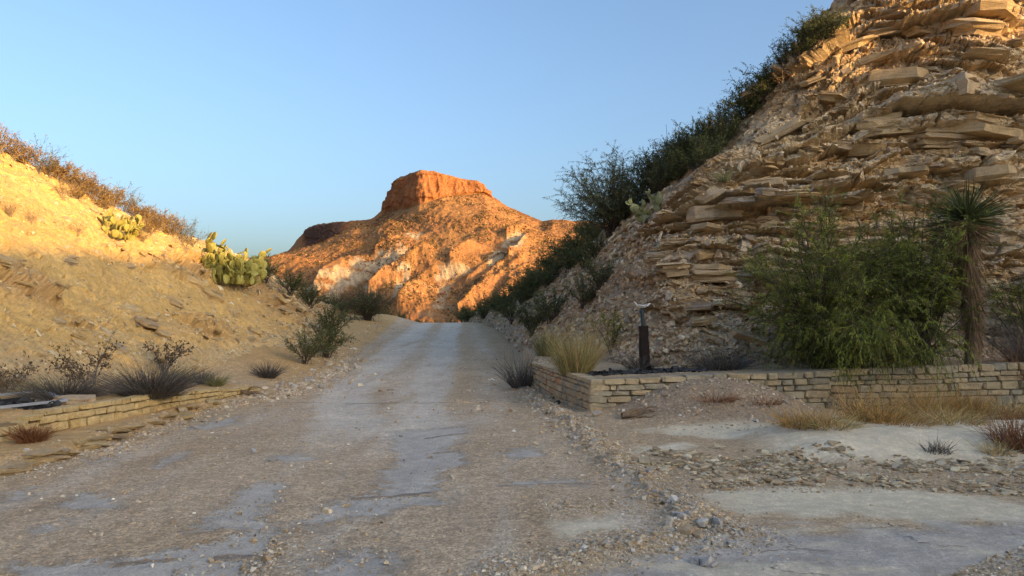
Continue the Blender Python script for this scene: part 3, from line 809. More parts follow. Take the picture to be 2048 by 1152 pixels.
talus = sstep(2.95, 3.3, trM)
dz = talus * (7 * fbm(V3(x * .012, y * .012, z * .01), 4) + 2.2 * fbm(V3(x * .06, y * .06, z * .06), 4))
gully = ridged(V3(x * .016 + y * .010, y * .004, 0 * x + 2), 4)
low = sstep(5.8, 7.2, trM)
dz = dz + talus * (1.0 * ridged(V3(x * .07, y * .07, z * .05), 4) + .9 * fbm(V3(x * .22, y * .22, z * .22), 3))
dz = dz + low * 5.5 * gully + talus * (1 - low) * 2.5 * gully + low * 2.4 * ridged(V3(x * .05 + z * .035, y * .012, 0 * x + 5), 3)
RIDGES = [([(1085,512),(1000,600),(900,690),(780,760),(690,840)], 20), ([(600,570),(540,650),(440,730),(370,820)], 15), ([(1320,490),(1240,560),(1150,640)], 11), ([(1020,760),(920,830),(850,880)], 12),
          ([(1620,440),(1560,530),(1490,610)], 11), ([(330,580),(220,640),(140,680)], 9), ([(920,440),(800,510),(720,545)], 8), ([(850,375),(740,440)], 6), ([(1480,690),(1380,760),(1200,900)], 10), ([(1600,400),(1480,450)], 7)]
_rr = np.random.RandomState(71)
for k in range(20):
    a, b = _rr.uniform(120, 1900), _rr.uniform(430, 760); L = _rr.uniform(140, 320)
    RIDGES.append(([(a, b), (a - .45 * L + _rr.normal(0, 12), b + .38 * L), (a - L, b + .8 * L)], _rr.uniform(2, 4.5)))
RIDGES = [(p_, a_ * (1.2 if k < 10 else 1)) for k, (p_, a_) in enumerate(RIDGES)]
for pts, amp in RIDGES:
    q = np.array(z3(pts)); o = np.argsort(q[:, 1])
    ul = np.interp(mv + 3 * fbm(V3(mu * .03, mv * .03, 0), 2), q[o, 1], q[o, 0]); du = mu - ul + 4 * fbm(V3(x * .03, y * .03, 1), 3)
    v0, v1 = q[:, 1].min(), q[:, 1].max()
    tp = sstep(v0 - 6, v0 + .45 * (v1 - v0), mv) * (1 - sstep(v1 - 3, v1 + 20, mv))
    dz = dz + 1.25 * amp * tp * np.where(du < 0, np.exp(np.minimum(du, 0) / 6.5), np.exp(-np.maximum(du, 0) / (12 + 1.6 * amp)))
MG = MG0.copy()
MG[..., 2] += dz
MG[..., 1] -= .35 * dz
cn = normals(MG0); cn = np.where(cn[..., 1:2] > 0, -cn, cn)
MG += cn * np.array((1, 1, 0)) * (cliff * (8.5 * flut + 7 * fbm(V3(x * .022, y * .022, z * .02), 3) + 2.5 * np.sign(np.sin(z * .16 + 2 * fbm(V3(x * .02, y * .02, 0 * x), 2))) * .5))[..., None]
rim = sstep(1.8, 2.0, trM) * (1 - sstep(2.1, 2.4, trM))
MG[..., 2] += rim * 3.5 * fbm(V3(x * .05, y * .05, 0 * x), 4)
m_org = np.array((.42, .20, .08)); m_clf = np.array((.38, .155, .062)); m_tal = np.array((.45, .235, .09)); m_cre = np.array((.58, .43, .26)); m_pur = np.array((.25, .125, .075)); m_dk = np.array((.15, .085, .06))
bc = np.broadcast_to(m_org, x.shape + (3,)).copy()
lay(.7 * sstep(-.2, .5, fbm(V3(x * .02, y * .02, z * .03), 4)) * talus, m_tal)
lay(cliff, m_clf)
lay(.5 * cliff * sstep(.0, .6, fbm(V3(x * .05, y * .05, z * .012), 3)), m_clf * 1.35)
lay(sstep(596, 612, mu) * (1 - sstep(680, 700, mu)) * cliff, m_dk)  # shadow on the left butte's cliff face, put into its colour
PALES = [[(610,620),(870,525),(975,535),(930,630),(800,700),(650,745),(480,860),(350,845),(420,760),(560,680)], [(1370,600),(1480,470),(1590,450),(1570,560),(1480,640),(1370,650)], [(1060,690),(1250,640),(1300,690),(1080,725)],
         [(860,720),(930,720),(910,800),(850,870),(830,860)], [(300,760),(380,750),(330,800)], [(900,440),(990,430),(960,480),(900,470)], [(640,760),(770,700),(780,740),(700,800)], [(1100,740),(1180,720),(1120,850),(1060,880)]]
for pp in PALES:
    s = sdf(mu, mv, z3(pp), 30)
    streak = fbm(V3(x * .06 + y * .02, z * .05, y * .02), 4)
    lay(.95 * sstep(-3, 4, s + 9 * streak) * sstep(-.35, .25, fbm(V3(x * .045, y * .045, z * .11), 3) + .15), m_cre)
lay(.45 * low * sstep(.15, .6, fbm(V3(x * .012, y * .012, z * .05 + 7), 3)), m_pur)
lay(.35 * low * sstep(.3, .7, np.sin(z * .5 + 3 * fbm(V3(x * .01, y * .01, z * .02), 3)) * .5 + .5) * sstep(0, .5, fbm(V3(x * .02, y * .02, z * .02 + 3), 3)), m_cre * .85)
mesa = tag(obj('mesa', mesh_np('mesa', MG.reshape(-1, 3), grid_faces(*MG.shape[:2]), M['mesa'], True, bc.reshape(-1, 3))), 'orange flat-topped mesa with talus and pale badland gullies', kind='structure')

# ------------------------------------------------------------------ loose stuff
def chips(rng, P, size, N=None, flat_=.55, colr=None, jit=.35, tilt=.35):
    """many small angular stones as one mesh: P (n,3) places, size (n,), N (n,3) surface normals"""
    n = len(P)
    cube = np.array([(-1,-1,-1),(1,-1,-1),(1,1,-1),(-1,1,-1),(-1,-1,1),(1,-1,1),(1,1,1),(-1,1,1)], float)
    q = cube[None] * (1 + rng.uniform(-jit, jit, (n, 8, 3)))
    q[:, 4:, :2] *= rng.uniform(.35, .9, (n, 1, 1))
    q *= np.stack([rng.uniform(.7, 1.5, n), rng.uniform(.45, .9, n), flat_ * rng.uniform(.5, 1.2, n)], -1)[:, None] * size[:, None, None] * .5
    if N is None: N = np.broadcast_to(np.array((0, 0, 1.)), (n, 3))
    Nn = unit(N + rng.normal(0, tilt, (n, 3)))
    a = unit(np.cross(Nn, unit(rng.normal(size=(n, 3))))); b = np.cross(Nn, a)
    R = np.stack([a, b, Nn], 1)
    Vv = np.einsum('nij,njk->nik', q, R) + P[:, None] + Nn[:, None] * (size * flat_ * .12)[:, None, None]
    fc = np.array([(4,5,6,7),(0,1,5,4),(1,2,6,5),(2,3,7,6),(3,0,4,7)])   # the face on the ground is never seen
    Ff = (np.arange(n)[:, None, None] * 8 + fc[None]).reshape(-1, 4)
    cl = np.repeat(colr, 8, axis=0) if colr is not None else None
    return Vv.reshape(-1, 3), Ff, cl

def stone_cols(rng, n, pal, w=None):
    pal = np.array(pal); k = rng.choice(len(pal), n, p=w)
    return pal[k] * rng.uniform(.75, 1.25, (n, 1))
PAL = [(.50, .40, .27), (.44, .32, .19), (.58, .50, .38), (.36, .31, .26), (.36, .25, .14), (.68, .62, .52)]
rg = np.random.RandomState(11)
def scatter_gravel():
    n = 720000
    # uniform in the picture's lower half, so that density follows distance
    d = 4.0 * (42 / 4.0) ** rg.uniform(0, 1, n) ** 1.15
    X = rg.uniform(-.72, .72, n) * d; Y = d
    ok = (X > -8) & (X < 11); X, Y = X[ok], Y[ok]
    _, gv, pvm = ground_colour(X, Y, 0 * X); gv = gv * (1 - .8 * sstep(.4, .6, pvm))
    cl = fbm(V3(X * .8, Y * .8, 20), 4)
    dens = .045 * gv ** 2 * sstep(-.4, .5, cl)
    db = seg_dist(X, Y, BERM); dens += .6 * np.exp(-(db / .28) ** 2) * (1 - sstep(20, 25, Y))
    db2 = seg_dist(X, Y, BERM2); dens += .45 * np.exp(-(db2 / .25) ** 2)
    dl = seg_dist(X, Y, [flat(0, 950), flat(190, 905), flat(300, 862), flat(450, 815), flat(560, 795), flat(640, 765), flat(700, 725), (-6.1, 27), (-6.8, 38)])
    dens += .35 * np.exp(-(dl / .30) ** 2)
    dens += .5 * np.exp(-(seg_dist(X, Y, [flat(540, 790), flat(640, 765), flat(690, 730)]) / .6) ** 2)
    dens += .25 * np.exp(-(np.abs((X - 3.35) / 1.6) ** 3 + np.abs((Y - 12.3) / 1.1) ** 2))
    dens += .30 * inside(X, Y, gpoly([(1900, 1152), (2048, 1095), (2300, 1060), (2300, 1300), (1800, 1300)]))
    dens += .30 * inside(X, Y, gpoly([(1080, 1005), (1260, 995), (1270, 1030), (1100, 1030)])) 
    dens += .10 * inside(X, Y, gpoly([(1220, 915), (1500, 915), (2048, 930), (2048, 985), (1400, 985)]))
    dens += .03 * sstep(1.0, .4, seg_dist(X, Y, [flat(600, 1152), flat(560, 1100), flat(640, 1000)]))
    dens += .5 * np.exp(-(seg_dist(X, Y, [flat(495, 1160), flat(530, 1110), flat(562, 1072)]) / .07) ** 2)
    dens *= np.where((X > 1.5) & (Y > 12.9), .3, 1)
    keep = rg.uniform(size=len(X)) < dens
    X, Y = X[keep], Y[keep]
    sz = np.clip(rg.lognormal(-4.12, .52, len(X)), .008, .10) * np.clip(Y / 9, .75, 1.7)
    Z = g(X, Y)
    return chips(rg, V3(X, Y, Z), sz, None, .55, stone_cols(rg, len(X), PAL, [.26, .26, .16, .14, .13, .05]))
v_, f_, c_ = scatter_gravel()
print('gravel', len(f_) // 6)
tag(obj('gravel', mesh_np('gravel', v_, f_, M['scree'], False, c_)), 'loose angular gravel strewn over the road and its edges', 'gravel', kind='stuff')

def scree_on(G, Nn, Tr, Tc, n, dens_fn, size, pal, name, label, parent):
    i = rg.randint(0, G.shape[0] - 1, n); j = rg.randint(0, G.shape[1] - 1, n)
    P = G[i, j]; dn = dens_fn(Tr[i], Tc[j], P)
    k = rg.uniform(size=n) < dn
    P, nn = P[k], Nn[i[k], j[k]]
    sz = np.clip(rg.lognormal(math.log(size), .5, len(P)), size * .4, size * 4) * np.clip(P[:, 1] / 17, .8, 1.7)
    v, f, c = chips(rg, P, sz, nn, .40, stone_cols(rg, len(P), pal), .35, .45)
    o = obj(name, mesh_np(name, v, f, M['scree'], False, c), parent); tag(o, label, kind='stuff'); print(name, len(P)); return o
BGN = BN
scree_on(BG, BGN, tr, tc, 46000, lambda a, b, P: (.12 + .5 * sstep(2.4, 1.0, a) + .45 * sstep(5.6, 4.2, b) * sstep(2, 3, b) + .25 * sstep(.1, .5, fbm(P * np.array((.4, .4, .6)), 3))) * (a < 6.1), .055, [(.50, .37, .22), (.42, .29, .16), (.58, .47, .32), (.34, .26, .19)], 'scree', 'flat chips of limestone lying on the bluff', bluff)
scree_on(KG, KN, tr2, tc2, 50000, lambda a, b, P: (.06 + .35 * sstep(1.6, .5, a) + .4 * sstep(5, 8, b) + .3 * sstep(.15, .5, fbm(P * .6, 3))) * (a < 5), .045, [(.52, .40, .22), (.44, .33, .18), (.56, .47, .31), (.36, .29, .19)], 'scree', 'chips of pale marl lying on the bank', bank)

def mud_plates(n_try=64000):
    X = rg.uniform(1.0, 9, n_try); Y = rg.uniform(6.4, 10.4, n_try)
    reg = sdf(X, Y, gpoly([(1330, 905), (1500, 895), (1640, 912), (1760, 930), (2048, 918), (2150, 985), (1960, 985), (1760, 968), (1560, 975), (1400, 975), (1330, 950), (1270, 925)]))
    cl = fbm(V3(X * 1.5, Y * 1.5, 31), 4)
    keep = rg.uniform(size=n_try) < sstep(-.15, .35, reg + .5 * cl) * sstep(-.25, .45, cl) * .6
    X, Y = X[keep], Y[keep]; n = len(X)
    sz = np.clip(rg.lognormal(-3.65, .45, n), .014, .09)
    an = np.linspace(0, 2 * math.pi, 7)[:-1][None] + rg.uniform(-.35, .35, (n, 6)) + rg.uniform(0, 6, (n, 1))
    r = sz[:, None] * rg.uniform(.6, 1.15, (n, 6))
    px, py = r * np.cos(an), r * np.sin(an) * rg.uniform(.5, 1, (n, 1))
    tx, ty = rg.normal(0, .16, n), rg.normal(0, .16, n)
    lift = np.abs(px * tx[:, None] + py * ty[:, None]).max(1)
    zt = px * tx[:, None] + py * ty[:, None] + (lift * .6 + .012)[:, None] + rg.uniform(0, .25, (n, 6)) * r * .5
    th = (sz * .16 + .006)[:, None]
    Z = g(X, Y)[:, None]
    top_ = np.stack([X[:, None] + px, Y[:, None] + py, Z + zt], -1); bot = np.stack([X[:, None] + px * .95, Y[:, None] + py * .95, Z + zt - th], -1)
    Vv = np.concatenate([top_, bot], 1)
    fc = [(0,1,2,3),(0,3,4,5)] + [(k, k + 6, (k + 1) % 6 + 6, (k + 1) % 6) for k in range(6)]
    Ff = (np.arange(n)[:, None, None] * 12 + np.array(fc)[None]).reshape(-1, 4)
    c = np.repeat(stone_cols(rg, n, [(.50, .41, .27), (.40, .30, .18), (.58, .48, .33), (.30, .22, .13)]), 12, axis=0)
    print('plates', n)
    return Vv.reshape(-1, 3), Ff, c
v_, f_, c_ = mud_plates()
tag(obj('mud_flakes', mesh_np('mud_flakes', v_, f_, M['scree'], False, c_)), 'curled flakes of cracked mud strewn right of the road', 'mud', kind='stuff')

def mesa_scrub(n=46000):
    i = rg.randint(54, 248, n); j = rg.randint(20, 530, n)
    P = MG[i, j]; k = rg.uniform(size=n) < sstep(-.35, .3, fbm(P * .02, 3)) * .8
    cr = (bc[i, j, 0] < .44) | (rg.uniform(size=n) < .15)
    P = P[k & cr]
    sz = np.clip(rg.lognormal(.30, .4, len(P)), .7, 3.2)
    return chips(rg, P, sz, None, 1.0, stone_cols(rg, len(P), [(.13, .085, .03), (.18, .11, .04), (.26, .12, .055), (.42, .21, .10)], [.32, .25, .23, .2]))
v_, f_, c_ = mesa_scrub()
tag(obj('desert_scrub', mesh_np('desert_scrub', v_, f_, M['scree'], False, c_)), 'sparse desert scrub and boulders dotting the mesa slopes', 'scrub', kind='stuff')

# ------------------------------------------------------------------ rock slabs that stand out of the bluff and bank
def slab_mesh(seed, name, layers=3, rough=.05):
    """broken bed of rock: angular outline, thin layers weathered back by different amounts"""
    r = np.random.RandomState(seed)
    n = r.randint(6, 10)
    an = np.sort(np.linspace(0, 2 * math.pi, n + 1)[:-1] + r.uniform(-.28, .28, n))
    ca, sa = np.cos(an), np.sin(an)
    # superellipse pulled towards a box, corners knocked off unevenly
    pw = r.uniform(3, 7)
    rad = (np.abs(ca) ** pw + np.abs(sa) ** pw) ** (-1 / pw) * r.uniform(.52, 1.08, n)
    base = np.stack([ca * rad, sa * rad], -1)
    rings = []; hs = np.concatenate([[-1], np.sort(r.uniform(-.85, .85, layers * 2 - 2)), [1]])
    wedge = r.normal(0, .16, 2); s = 1.0; sh = r.normal(0, .03, 2)
    for q, h in enumerate(hs):
        if q % 2 == 0: s = r.uniform(.80, 1.06); sh = r.normal(0, .06, 2)
        jit = r.normal(0, rough, (n, 2))
        b = base * (s * (.955 if q in (0, len(hs) - 1) else 1.0)) + sh + jit
        zz = h + r.normal(0, .07, n) + (b @ wedge) * h
        rings.append(np.concatenate([b, zz[:, None]], 1))
    Vv = np.concatenate(rings + [[[0, 0, -1.0]], [[r.normal(0, .2), r.normal(0, .2), 1.0]]])
    Fq_, Ft = [], []
    L = len(rings)
    for q in range(L - 1):
        for k in range(n): Fq_.append((q * n + k, q * n + (k + 1) % n, (q + 1) * n + (k + 1) % n, (q + 1) * n + k))
    for k in range(n):
        Ft.append((L * n, (k + 1) % n, k)); Ft.append((L * n + 1, (L - 1) * n + k, (L - 1) * n + (k + 1) % n))
    return mesh_np(name, Vv, [np.array(Fq_), np.array(Ft)], M['slab'], False)
SLABS = [slab_mesh(100 + k, 'rock_slab', 2 + k % 4) for k in range(22)]
STONES = [slab_mesh(200 + k, 'stone', 2, .08) for k in range(8)]

def put_slab(u, v, w, t, depth=None, rz=0.0, tx=0.0, ty=0.0, out=.25, G=None, parent=bluff, mesh=None, mat=None, name='rock_slab', seed=0):
    """slab seen at (u,v): w px wide, t px thick"""
    Gx, U_, V_, D_ = G if G else (BG, BU, BVv, BD)
    p, (i, j) = on_surf(Gx, U_, V_, D_, u, v)
    k = p[1] / F
    n = dirv[i, j] if G is None else KN[i, j]
    hw = w * k * .5; hd = (depth if depth else max(.25, hw * .8))
    p = p + np.array((n[0], n[1], 0)) * (hd * (out - .25))
    o = obj(name, mesh if mesh else SLABS[seed % len(SLABS)], parent, p, (tx, ty, rz), (hw, hd, max(.02, t * k * .5)), mat)
    return o
rs = np.random.RandomState(21)
# the largest ledges and blocks, each where the photograph shows it: u, v, width, thickness (px), tilt
BIG = [(1805,150,165,46,.75,-.05,.10),(1955,50,120,50,.8,.18,.25),(1905,30,70,36,.6,.1,.1),(1765,240,110,70,.6,.12,-.12),(1935,165,90,60,.55,.05,.0),(2020,175,150,40,.8,.02,.0),(1990,245,190,66,.7,.10,.06),(1880,275,150,60,.6,.1,.0),
       (1640,190,70,26,.5,.1,.35),(1540,265,150,30,.6,.05,-.28),(1450,318,60,22,.5,.3,-.1),(1525,326,56,24,.4,.2,-.05),(1360,365,60,60,.5,.2,-.7),(1740,300,80,40,.5,.0,.0),(1620,292,46,16,.4,.0,.0),(1690,290,70,28,.5,0,0),
       (1400,385,70,28,.5,.1,-.5),(1545,360,130,26,.5,.0,.0),(1480,395,90,22,.5,.0,.03),(1600,388,110,24,.5,.02,-.02),(1420,430,120,44,.5,.0,.0),(1540,440,70,44,.5,.0,.0),(1400,455,80,18,.5,.05,.1),(1590,425,60,16,.4,.2,.1),
       (1330,485,60,20,.5,.1,.0),(1310,512,60,28,.5,.15,-.1),(1410,500,90,26,.6,.05,.08),(1480,492,24,42,.3,.8,.4),(1340,545,110,44,.6,.0,.0),(1400,540,100,50,.6,.0,.05),(1460,553,70,30,.5,.2,.1),(1520,540,70,18,.4,.15,.1),
       (1390,610,90,30,.5,.0,.0),(1330,640,60,26,.4,.1,.1),(1405,640,60,20,.4,.2,.0),(1500,680,110,50,.6,.4,.2),(1425,665,70,34,.5,.3,.1),(1470,650,50,24,.4,.3,-.1),(1960,430,90,24,.6,.0,.05),(2010,480,90,40,.6,.05,.0),(2030,605,90,60,.7,.2,.0),
       (1700,400,60,20,.5,.05,0),(1810,345,90,22,.5,0,0),(1870,330,90,30,.5,0,0),(1990,345,110,40,.6,0,0),(1920,375,80,26,.5,.0,.0),(1845,395,60,40,.4,.5,.3),(1285,560,40,14,.3,.2,-.4),(1240,600,40,16,.3,.3,-.6),
       (1960,110,130,30,.6,0,0),(1850,60,90,26,.5,.0,-.1),(1760,60,110,30,.5,.0,-.15),(1690,90,100,24,.5,0,-.35),(1650,50,90,34,.5,0,-.2),(1740,120,90,24,.5,0,-.3),(1800,20,90,30,.5,0,-.05),(2000,10,110,40,.6,.0,.1)]
for k, (u, v, w, t, dep, tx, ty) in enumerate(BIG):
    put_slab(u, v, w * 1.1, t * .62, dep * 1.1, rs.uniform(-.5, .5), tx * .7 + rs.normal(0, .07), ty + rs.normal(0, .06), -.30, seed=k)
n_s = 0
while n_s < 240:
    u = rs.uniform(1050, 2060); v = rs.uniform(20, 720)
    p, (i, j) = on_surf(BG, BU, BVv, BD, u, v)
    if not (.5 < tr[i] < 5.9 and tc[j] > 2.2): continue
    if abs(BU[i, j] - u) + abs(BVv[i, j] - v) > 12: continue
    left = sstep(5.6, 4.5, tc[j])
    w = np.clip(rs.lognormal(3.0, .5), 10, 60) * (1 - .2 * left); t = np.clip(w * rs.uniform(.10, .34), 3, 13)
    put_slab(u, v, w, t, None, rs.uniform(-1, 1), rs.normal(0, .22) + .35 * left * rs.uniform(0, 1), rs.normal(0, .18) - .55 * left * rs.uniform(.2, 1), rs.uniform(-.35, .05), seed=rs.randint(22))
    n_s += 1
KK = (KG, KU, KV, KD)
n_s = 0
while n_s < 70:
    u = rs.uniform(0, 640); v = rs.uniform(380, 770)
    p, (i, j) = on_surf(KG, KU, KV, KD, u, v)
    if not (.4 < tr2[i] < 4.6) or abs(KU[i, j] - u) + abs(KV[i, j] - v) > 10: continue
    if rs.uniform() > .15 + .8 * out[i, j] + .4 * sstep(400, 600, u): continue
    w = np.clip(rs.lognormal(2.75, .5), 8, 50); t = w * rs.uniform(.12, .3)
    put_slab(u, v, w, t, None, rs.uniform(-1, 1), rs.normal(0, .15), rs.uniform(.25, .65), rs.uniform(-.1, .2), KK, bank, None, M['bankslab'], seed=rs.randint(14))
    n_s += 1
for k, (u, v, w, t) in enumerate([(295, 640, 60, 10), (330, 665, 44, 12), (160, 685, 36, 10), (120, 640, 30, 9), (390, 560, 60, 14), (260, 615, 60, 12), (430, 590, 50, 12), (350, 600, 50, 14), (240, 690, 44, 10), (470, 620, 40, 10)]):
    put_slab(u, v, w, t, None, .2, .1, .5, .2, KK, bank, None, M['bankslab'], seed=k)

# ------------------------------------------------------------------ dry-stone walls
def block_mesh(seed, name):
    r = np.random.RandomState(seed)
    # a cube with chamfered, uneven faces: 8 corners x 3 ring points
    n = 3
    pts = np.linspace(-1, 1, n + 1); pts[1] = -.78; pts[-2] = .78
    idx = {}; Vv = []; Ff = []
    def vid(i, j, k):
        if (i, j, k) not in idx:
            p = np.array((pts[i], pts[j], pts[k]))
            ext = sum(q in (0, n) for q in (i, j, k))
            p = p * (1 - .05 * (ext - 1)) if ext > 1 else p * 1.0
            p = p + r.normal(0, .075, 3)
            idx[(i, j, k)] = len(Vv); Vv.append(p)
        return idx[(i, j, k)]
    for ax in range(3):
        for s in (0, n):
            for a in range(n):
                for b_ in range(n):
                    q = []
                    for da, db in ((0, 0), (1, 0), (1, 1), (0, 1)):
                        c = [0, 0, 0]; c[ax] = s; c[(ax + 1) % 3] = a + da; c[(ax + 2) % 3] = b_ + db
                        q.append(vid(*c))
                    Ff.append(q if s == n else q[::-1])
    return mesh_np(name, np.array(Vv), np.array(Ff), M['wallstone'], False)
BLOCKS = [block_mesh(300 + k, 'stone') for k in range(10)]

def wall_run(root, A, B, z0f, z1f, course, slen, thick, rng, mat, hide=None, extra=0):
    """courses of single stones on the outer face of a run from A to B; outer side is to the right of A->B"""
    A = np.array(A, float); B = np.array(B, float); L = np.linalg.norm(B - A); e = (B - A) / L; nrm = np.array((e[1], -e[0]))
    ang = math.atan2(e[1], e[0]); cnt = 0
    z = min(z0f(A), z0f(B)); ztop = max(z1f(A), z1f(B)); c = 0
    nc = max(1, int(round((max(z1f(A) - z0f(A), z1f(B) - z0f(B))) / course)))
    hs = rng.uniform(.65, 1.4, nc); hs /= hs.sum()
    cum = np.concatenate([[0], np.cumsum(hs)])
    for q in range(nc):
        s = -rng.uniform(0, slen * .5) if q % 2 else -.02
        while s < L - .04:
            l = slen * rng.uniform(.45, 1.9); l = min(l, L - s + .03); s0 = max(s, -.02)
            if l > .06:
                m = A + e * (s0 + (s + l - s0) / 2)
                za, zb = z0f(m), z1f(m); H = zb - za
                lo, hi = za + cum[q] * H, za + cum[q + 1] * H
                gz = g(m[0] + nrm[0] * .22, m[1] + nrm[1] * .22)
                if hi > gz - .02:
                    ll = s + l - s0
                    o = obj('stone', BLOCKS[rng.randint(10)], root, (m[0] - nrm[0] * (thick * .5 - rng.uniform(0, .018)), m[1] - nrm[1] * (thick * .5 - rng.uniform(0, .018)), (lo + hi) / 2),
                            (rng.normal(0, .015), rng.normal(0, .02), ang + rng.normal(0, .012)), (ll / 2 - .010, thick * .5, (hi - lo) / 2 - .008), mat)
                    cnt += 1
            s += l
    return cnt

def core(root, pts, z0f, z1f, thick, inset, mat, name='mortar'):
    """mortar body behind the stone faces along a polyline; outer side to the right"""
    Vv, Ff = [], []
    pts = [np.array(p, float) for p in pts]; n = len(pts)
    for k, p in enumerate(pts):
        e = unit(pts[min(k + 1, n - 1)] - pts[max(k - 1, 0)]); nr = np.array((e[1], -e[0]))
        a = p - nr * inset; b_ = p - nr * thick
        Vv += [(a[0], a[1], z0f(p) - .15), (a[0], a[1], z1f(p) - .012), (b_[0], b_[1], z1f(p) - .012), (b_[0], b_[1], z0f(p) - .15)]
    for k in range(n - 1):
        for q in range(4): Ff.append((k * 4 + q, k * 4 + (q + 1) % 4, k * 4 + 4 + (q + 1) % 4, k * 4 + 4 + q))
    Ff += [(0, 3, 2, 1), ((n - 1) * 4, (n - 1) * 4 + 1, (n - 1) * 4 + 2, (n - 1) * 4 + 3)]
    return obj(name, mesh_np(name, np.array(Vv), np.array(Ff), mat, False), root)

rw = tag(empty('stone_wall', (RW_CORNER[0], RW_CORNER[1], 0)), 'mortared wall of tan, grey and orange stone blocks holding the terrace below the bluff', 'wall', kind='thing')
rw.location = (0, 0, 0)
wr = np.random.RandomState(5)
zt = lambda p: float(rwall_top(p[0]) + .012 * math.sin(p[0] * 2.3))
zb = lambda p: -.06
RW_MID = RW_CORNER + (RW_END - RW_CORNER) * .42
n1 = wall_run(rw, RW_CORNER, RW_MID, zb, zt, .115, .26, .24, wr, M['wallstone'])
n1 += wall_run(rw, RW_MID, RW_END, zb, zt, .13, .34, .24, wr, M['wallstone'])
ztb = lambda p: .60 + .05 * (p[1] - 12.75) / 4.5
zbb = lambda p: float(-.06 + .07 * max(0, p[1] - 15))
n2 = wall_run(rw, RW_BACK, RW_CORNER, zbb, ztb, .115, .22, .24, wr, M['wallstone'])
core(rw, [RW_CORNER + (.02, .02), RW_CORNER * .5 + RW_END * .5, RW_END], zb, zt, .30, .05, M['mortar'])
core(rw, [RW_BACK, RW_BACK * .5 + RW_CORNER * .5, RW_CORNER + (-.0, .06)], zbb, ztb, .28, .035, M['mortar'])
lw = tag(empty('stone_wall', (0, 0, 0)), 'low yellow stone wall of rounded blocks at the foot of the left bank', 'wall', kind='thing')
LWH = lambda p: float(np.interp(p[1], [5, 9.5, 10.0, 12.5, 15, 17], [.26, .28, .42, .40, .24, .10]))
n3 = 0
for k in range(len(LW) - 1):
    a, b_ = np.array(LW[k + 1]), np.array(LW[k])
    n3 += wall_run(lw, np.array(LW[k]), np.array(LW[k + 1]), lambda p: -.03, LWH, .10, .21, .2, wr, M['wallstone_left'])
core(lw, LW, lambda p: -.03, LWH, .24, .055, M['mortar_left'])
print('wall stones', n1, n2, n3)

# ------------------------------------------------------------------ plants
def bush_geo(seed, H, R, nstem, ntwig, nleaf, leafL, leafW, droop=.2, stem_r=.012, twigL=.3, low=.15, flat_top=.35, wob=.06, leafspread=.9, center_lift=0):
    r = np.random.RandomState(seed)
    K = 7; t = np.linspace(0, 1, K)
    az = r.uniform(0, 2 * math.pi, nstem); rr = np.sqrt(r.uniform(0, 1, nstem))
    zz = H * (low + (1 - low) * r.uniform(.45, 1, nstem)) * (1 - flat_top * rr ** 2.2) * .92
    end = np.stack([R * rr * np.cos(az) * .88, R * rr * np.sin(az) * .88, zz], -1)
    st = np.stack([r.normal(0, .06 * R, nstem), r.normal(0, .06 * R, nstem), np.full(nstem, -.05)], -1)
    P = st[:, None] + (end - st)[:, None] * np.stack([t ** 1.25, t ** 1.25, t ** .85], -1)[None]
    P += np.cumsum(r.normal(0, wob * R / K, (nstem, K, 3)), 1) * t[None, :, None]
    Rd = stem_r * (1.15 - t)[None] * r.uniform(.6, 1.1, (nstem, 1))
    Vs, Fs = tubes(P, Rd, 4)
    si = r.randint(0, nstem, ntwig); tt = r.uniform(.22, 1, ntwig) ** .8 * (K - 1.001)
    k = tt.astype(int); f = (tt - k)[:, None]
    p0 = P[si, k] * (1 - f) + P[si, k + 1] * f; tan = unit(P[si, k + 1] - P[si, k])
    dr = unit(tan * .7 + r.normal(0, .55, (ntwig, 3)) + np.array((0, 0, .15)))
    L = twigL * r.uniform(.4, 1.2, ntwig)
    K2 = 4; t2 = np.linspace(0, 1, K2)
    T = p0[:, None] + dr[:, None] * (L[:, None] * t2)[..., None] + np.array((0, 0, -1.)) * (droop * L[:, None] * t2 ** 2)[..., None]
    T[..., 2] = np.maximum(T[..., 2], -.45 * droop * (droop > .9) - .02)
    Vt, Ft = tubes(T, stem_r * .28 * (1.2 - t2)[None] * np.ones((ntwig, 1)), 3)
    Vb = np.concatenate([Vs, Vt]); Fb = np.concatenate([Fs, Ft + len(Vs)])
    cb = np.repeat(r.uniform(.7, 1.3, len(Vb) // 12 + 1), 12)[:len(Vb), None] * np.ones((1, 3))
    if nleaf == 0: return (Vb, Fb, cb), None
    ti = r.randint(0, ntwig, nleaf); tl = r.uniform(.05, 1, nleaf) * (K2 - 1.001); k = tl.astype(int); f = (tl - k)[:, None]
    q = T[ti, k] * (1 - f) + T[ti, k + 1] * f
    d = unit(unit(T[ti, k + 1] - T[ti, k]) * .6 + r.normal(0, leafspread * .6, (nleaf, 3)) + np.array((0, 0, -droop * .8)))
    sd = unit(np.cross(d, r.normal(size=(nleaf, 3))))
    l = leafL * r.uniform(.5, 1.25, nleaf)[:, None]; w = leafW * r.uniform(.6, 1.2, nleaf)[:, None]
    Vl = np.stack([q, q + d * l * .45 + sd * w * .5, q + d * l, q + d * l * .45 - sd * w * .5], 1).reshape(-1, 3)
    Fl = np.arange(nleaf * 4).reshape(-1, 4)
    tone = (.4 + 1.3 * r.uniform(0, 1, (ntwig, 1)) ** 1.5)[ti] * r.uniform(.75, 1.25, (nleaf, 1))
    hue = r.normal(0, .10, (nleaf, 1))
    cl = np.repeat(tone * np.concatenate([1 + hue, np.ones((nleaf, 1)), 1 - hue], 1), 4, axis=0)
    return (Vb, Fb, cb), (Vl, Fl, cl)

